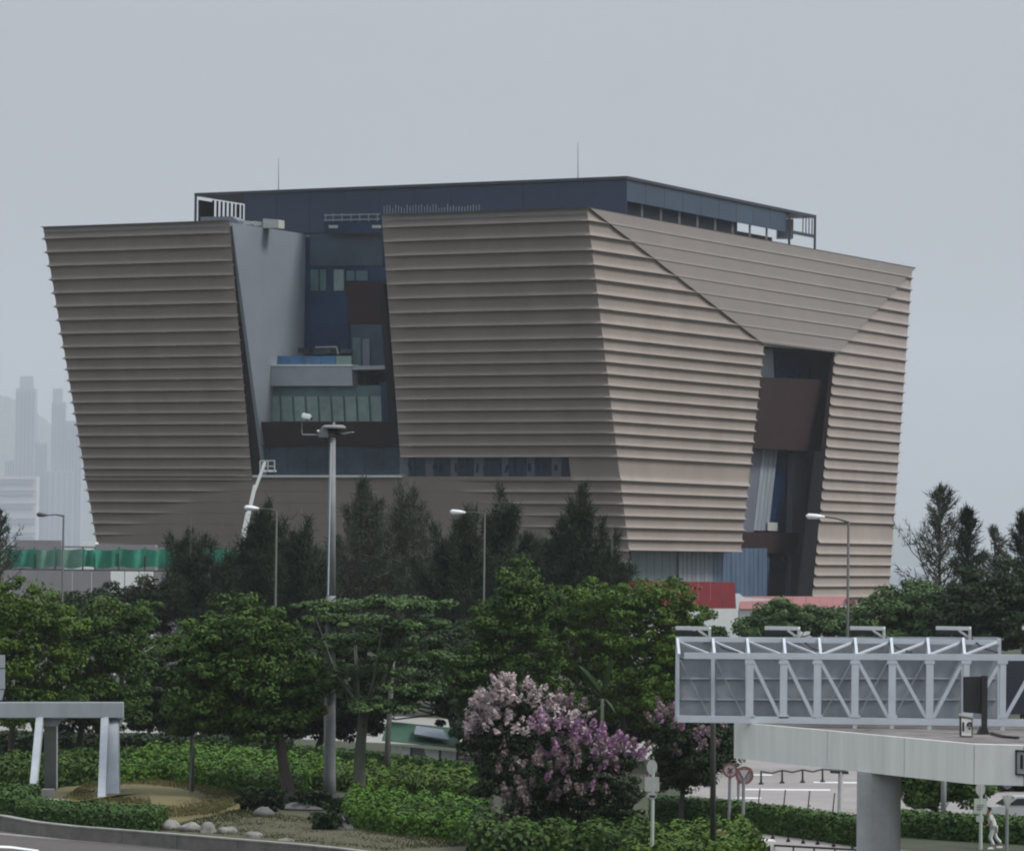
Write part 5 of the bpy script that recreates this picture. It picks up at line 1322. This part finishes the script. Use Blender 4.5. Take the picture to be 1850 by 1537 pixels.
# crape myrtles with blossom panicles
def panicle_mesh(m):
    n = 34; u = rng.random(n); z = .02 + .42 * u; r = .10 * (1 - u * .85) + .01; a = rng.random(n) * 6.283
    p = np.stack([np.cos(a) * r, np.sin(a) * r, z], 1); Vq = leaf_quads(p, .060, up=.4, aspect=.9)
    me = bpy.data.meshes.new('blossom'); me.vertices.add(n * 4); me.vertices.foreach_set('co', Vq.reshape(-1).astype(np.float32))
    me.loops.add(n * 4); me.loops.foreach_set('vertex_index', np.arange(n * 4, dtype=np.int32)); me.polygons.add(n)
    me.polygons.foreach_set('loop_start', np.arange(0, n * 4, 4, dtype=np.int32)); me.polygons.foreach_set('loop_total', np.full(n, 4, dtype=np.int32))
    me.update(calc_edges=True); me.materials.append(m); return me
PAN = {k: [panicle_mesh(M[k]) for _ in range(3)] for k in ('pink', 'mauve', 'dusty')}
def blossoms(tree, lobes, n, kinds, zmin=-.1, front=True):
    base = tree.location
    for i in range(n):
        c, a, b, d = random.choices(lobes, weights=[l[1] * l[3] for l in lobes])[0]
        while True:
            v = Vector((random.gauss(0, 1), random.gauss(0, 1) - .7, random.gauss(0, 1) + .35)).normalized()
            if v.z > zmin and v.y < .5: break
        p = c + Vector((v.x * a, v.y * b, v.z * d)) * random.uniform(.9, 1.2)
        o = bpy.data.objects.new('blossom', random.choice(PAN[random.choice(kinds)])); COL.objects.link(o); o.parent = tree
        o.location = p - base
        dirv = (v + Vector((0, 0, .8)) + Vector((random.gauss(0, .3), random.gauss(0, .3), 0))).normalized()
        o.rotation_euler = dirv.to_track_quat('Z', 'Y').to_euler(); s_ = random.uniform(.85, 1.6); o.scale = (s_, s_, s_)
def myrtle(lb, bx, by, Y, lobes_px, bl, leafm='leafD', clusters=260, per=50):
    g = Vector((P(bx, by, Y).x, Y, 0)); lobes = [lobe(x, y, rx, ry, Y, random.uniform(-.4, .4)) for x, y, rx, ry in lobes_px]
    t = grow_tree('blossoming_tree', lb, 'tree', g, lobes, M[leafm], M['bark'], clusters, per, .24, .10, .13, 'blossoming trees', up=.5)
    for idx, n, kinds in bl: blossoms(t, [lobes[i] for i in idx], n, kinds)
    return t
myrtle('blossoming tree covered in pale pink flower spikes, left of the mauve one', 915, 1500, 170,
       [(925, 1265, 42, 30), (965, 1280, 38, 26), (880, 1300, 40, 24), (858, 1335, 26, 30), (920, 1320, 60, 30), (1015, 1300, 40, 28), (900, 1390, 60, 60), (960, 1370, 70, 60)],
       [((0, 1, 2), 84, ('pink',)), ((3, 4), 44, ('pink', 'pink', 'dusty')), ((5,), 24, ('pink', 'dusty', 'dusty')), ((6,), 12, ('dusty',))])
myrtle('blossoming tree with mauve and faded flower spikes in front of the pink one', 1030, 1530, 158,
       [(1010, 1325, 42, 22), (1055, 1345, 38, 20), (1120, 1372, 38, 24), (1050, 1385, 60, 34), (985, 1405, 50, 32), (970, 1450, 60, 36), (1060, 1450, 90, 50), (940, 1480, 48, 26), (1120, 1430, 46, 44)],
       [((0, 1), 40, ('mauve', 'mauve', 'pink')), ((2,), 24, ('mauve', 'mauve', 'dusty')), ((3, 4), 50, ('dusty', 'dusty', 'mauve')), ((5, 7), 44, ('dusty',)), ((6, 8), 22, ('dusty', 'mauve'))], clusters=300)
myrtle('small tree with few mauve flowers under the left end of the gantry', 1232, 1492, 174,
       [(1225, 1330, 42, 45), (1270, 1370, 48, 45), (1200, 1385, 35, 35), (1310, 1350, 32, 42), (1240, 1400, 50, 28)], [((0,), 22, ('mauve', 'dusty')), ((1, 3), 12, ('dusty',))])

# ---- hedges and beds
def gv(*pts): return [G(px, py) for px, py in pts]
hedge('clipped_hedge', 'low clipped box hedge along the kerb in front of the portal frame', gv((28, 1484), (70, 1491), (160, 1497), (284, 1503)), 5.0, .75, M['leafH'], leaf=.085, dens=150)
hedge('clipped_hedge', 'clipped hedge stub at the left edge beside the kerb', gv((-90, 1466), (30, 1472)), 9.0, .8, M['leafH'], leaf=.1, dens=90)
hedge('clipped_hedge', 'long dark clipped hedge crossing behind the camera mast', gv((480, 1378), (640, 1392), (760, 1406), (880, 1422)), 2.2, .95, M['leafH'], leaf=.11, dens=110)
hedge('clipped_hedge', 'dark clipped hedge in front of the pale plaza left of the pier', gv((1180, 1488), (1330, 1500), (1440, 1514), (1562, 1532)), 3.4, 1.05, M['leafH'], leaf=.1, dens=120)
hedge('clipped_hedge', 'dark clipped hedge right of the pier, behind the person in white', gv((1630, 1512), (1760, 1521), (1900, 1528)), 3.2, .95, M['leafH'], leaf=.1, dens=120)
hedge('far_hedge', 'far dark hedge behind the portal frame beside the pale path', gv((-60, 1368), (120, 1374), (300, 1376), (520, 1386)), 5, 1.3, M['leafD'], leaf=.15, dens=55)
hedge('shrub_bed', 'bright green shrub bed between the portal frame and the round tree', gv((205, 1421), (300, 1415), (430, 1438), (545, 1446)), 24, .95, M['leafL'], kind='stuff', leaf=.115, dens=75, mound=.34, jag=.10)
hedge('shrub_bed', 'dark green shrub bed behind the legs of the portal frame', gv((-60, 1432), (90, 1424), (210, 1418)), 18, 1.0, M['leafA'], kind='stuff', leaf=.125, dens=60, mound=.25, jag=.10)
hedge('shrub_bed', 'bright green shrub bed right of the camera mast', gv((618, 1492), (700, 1507), (880, 1524)), 16, .85, M['leafL'], kind='stuff', leaf=.105, dens=95, mound=.34, jag=.10)
hedge('shrub_bed', 'mid green shrub bed behind the camera mast', gv((535, 1425), (650, 1432), (860, 1450)), 14, .8, M['leafB'], kind='stuff', leaf=.12, dens=70, mound=.35, jag=.10)
hedge('shrub_bed', 'dark shrub bed under the blossoming trees', gv((850, 1562), (1000, 1566), (1180, 1562)), 12, 1.25, M['leafA'], kind='stuff', leaf=.13, dens=60, mound=.25, jag=.14)
hedge('shrub_bed', 'green leafy shrub bed round the foot of the pale oval sign', gv((1130, 1580), (1280, 1570), (1380, 1560)), 14, .8, M['leafB'], kind='stuff', leaf=.13, dens=60, mound=.2, jag=.14)
# single dark shrubs
def shrub(lb, px, py, rx, ry, m='leafD', n=60):
    g = G(px, py); k = g.y / F
    lobes = [(g + Z * ry * k * .8 + Vector((dx * rx * k, 0, 0)), rx * k * .6, rx * k * .6, ry * k) for dx in (-.5, .1, .55)]
    t = empty('dark_shrub', g, lb, 'shrub')
    pts, nn = crown_points(lobes, n, 50, .2, fill=.3); pts[:, 2] = np.maximum(pts[:, 2], .03)
    fast_quads('foliage', leaf_quads(pts, .1), M[m], t)
    mb = MB(); mb.tube([g, g + Z * ry * k], .04, 5); mb.build('stem', M['bark'], t)
shrub('low dark shrub left of the foot of the brown trunk', 470, 1468, 42, 24)
shrub('dark spiky shrub beside the pointed grey boulder', 594, 1503, 26, 20)
shrub('dark shrub behind the foot of the camera mast', 625, 1470, 36, 16)
shrub('dark shrub between camera mast and brown trunk', 566, 1462, 36, 18)
shrub('yellow-green shrub beside the beige bollard at the bottom', 1336, 1545, 34, 24, 'leafB', 80)
shrub('dark hedge end at the foot of the round red-ringed sign', 1318, 1496, 22, 22)

# ================================================================ FAR CITY AND HILLS
Yc = 11000.0
CITY = 'hazy towers across the harbour at the left'
def tower(lb, px0, px1, top, Y=Yc, cap=None, m='city', bands=0, name='far_tower'):
    a, b = P(px0, top, Y), P(px1, top, Y); w_ = b.x - a.x; c = Vector(((a.x + b.x) / 2, Y, 0))
    t = empty(name, c, lb, 'tower', CITY)
    mb = MB(); mb.box(c + Z * a.z / 2, w_, w_ * .9, a.z); mb.build('shaft', M[m], t)
    if cap:
        q = zat(cap[0], cap[2], Y); xa, xb = P(cap[0], top, Y).x, P(cap[1], top, Y).x
        mb = MB(); mb.box(Vector(((xa + xb) / 2, Y, (a.z + q) / 2)), xb - xa, (xb - xa) * .9, q - a.z); mb.build('crown_block', M[m], t)
    nb_ = 5
    for i in range(nb_):
        x_ = a.x + w_ * (i + .5) / nb_
        mb = MB(); mb.box(Vector((x_, Y - w_ * .45 - 1, a.z * .5)), w_ / nb_ * .5, 2.0, a.z * .96); mb.build('window_strip', M['cityglass'], t)
    return t
tower('tallest far tower with a narrower top at the left', 31, 66, 702, cap=(37, 60, 680))
tower('far tower with a stepped top touching the edge of the museum', 95, 120, 726, cap=(96, 113, 702))
tower('lower far tower left of the stepped one', 66, 84, 800)
tower('far tower cut off by the left edge of the picture', -30, -5, 760)
tower('short far tower beside the stepped one', 120, 150, 760)
tower('far pale apartment tower lowest in the row', 10, 32, 830, m='citypale')
tower('pale far tower between the two tall towers', 60, 76, 830, m='citypale')
tower('wide far block below the stepped tower', 84, 135, 850)
fb = empty('far_terminal', Vector((P(20, 900, 9000).x, 9000, 0)), 'long pale far block with bright horizontal floor lines at the left edge', 'building')
mb = MB(); p0, p1 = P(-80, 860, 9000), P(66, 860, 9000); mb.prism([Vector((p0.x, 9000, 0)), Vector((p1.x, 9000, 0)), p1, p0], (0, 60, 0)); mb.build('wall', M['citypale'], fb)
for py in (864, 884, 908, 935, 960):
    q0, q1 = P(-80, py, 8995), P(64, py, 8995); mb = MB(); mb.bar(q0, q1, 8, 2.6); mb.build('floor_slab', M['concrete'], fb)
    q0, q1 = P(-80, py + 11, 8998), P(60, py + 11, 8998); mb = MB(); mb.bar(q0, q1, 2, 5); mb.build('window_band', M['cityglass'], fb)
def hill(pix, Y, name='hill'):
    V = []; Fc = []; n_ = len(pix)
    xs_p = np.interp(np.linspace(0, n_ - 1, n_ * 8), range(n_), [p[0] for p in pix]); ys_p = np.interp(np.linspace(0, n_ - 1, n_ * 8), range(n_), [p[1] for p in pix])
    rows = [(-1300, 0), (-700, .42), (-250, .85), (0, 1.0), (350, .8), (1000, 0)]
    for dy, f in rows:
        for x_, y_ in zip(xs_p, ys_p):
            q = P(x_, y_ + 1.2 * math.sin(x_ * .37) + .8 * math.sin(x_ * .91), Y); V.append((q.x, Y + dy, max(0.0, q.z) * f + 6 * math.sin(q.x * .01 + dy) * (0 < f < 1)))
    w_ = len(xs_p)
    for r in range(len(rows) - 1):
        for i in range(w_ - 1): Fc.append((r * w_ + i, r * w_ + i + 1, (r + 1) * w_ + i + 1, (r + 1) * w_ + i))
    me = bpy.data.meshes.new(name); me.from_pydata(V, [], Fc); me.materials.append(M['hill']); me.polygons.foreach_set('use_smooth', [True] * len(Fc))
    return tag(link_mesh(name, me), None, None, None, 'structure')
hill([(-900, 760), (-500, 690), (-200, 705), (-60, 700), (0, 712), (28, 722), (66, 745), (100, 772), (150, 800), (260, 860), (420, 930), (600, 985)], 13000)
hill([(1300, 1000), (1450, 965), (1560, 942), (1620, 948), (1648, 958), (1672, 972), (1720, 985), (1790, 992), (1900, 996), (2100, 1000)], 12800)

# ================================================================ HAZE
hz = MB(); hz.box((0, 7200, 409), 11000, 15200, 820); ho = hz.build('haze', M['white']); ho.data.materials.clear()
hm = bpy.data.materials.new('haze_air'); hm.use_nodes = True; n = hm.node_tree; n.nodes.clear()
pv = n.nodes.new('ShaderNodeVolumePrincipled'); om = n.nodes.new('ShaderNodeOutputMaterial')
pv.inputs['Color'].default_value = (0.74, 0.77, 0.82, 1); pv.inputs['Density'].default_value = 0.00008; pv.inputs['Anisotropy'].default_value = 0.2
n.links.new(pv.outputs[0], om.inputs['Volume']); ho.data.materials.append(hm); ho['kind'] = 'stuff'; ho['label'] = 'thin pale haze that fades the far towers and hills'
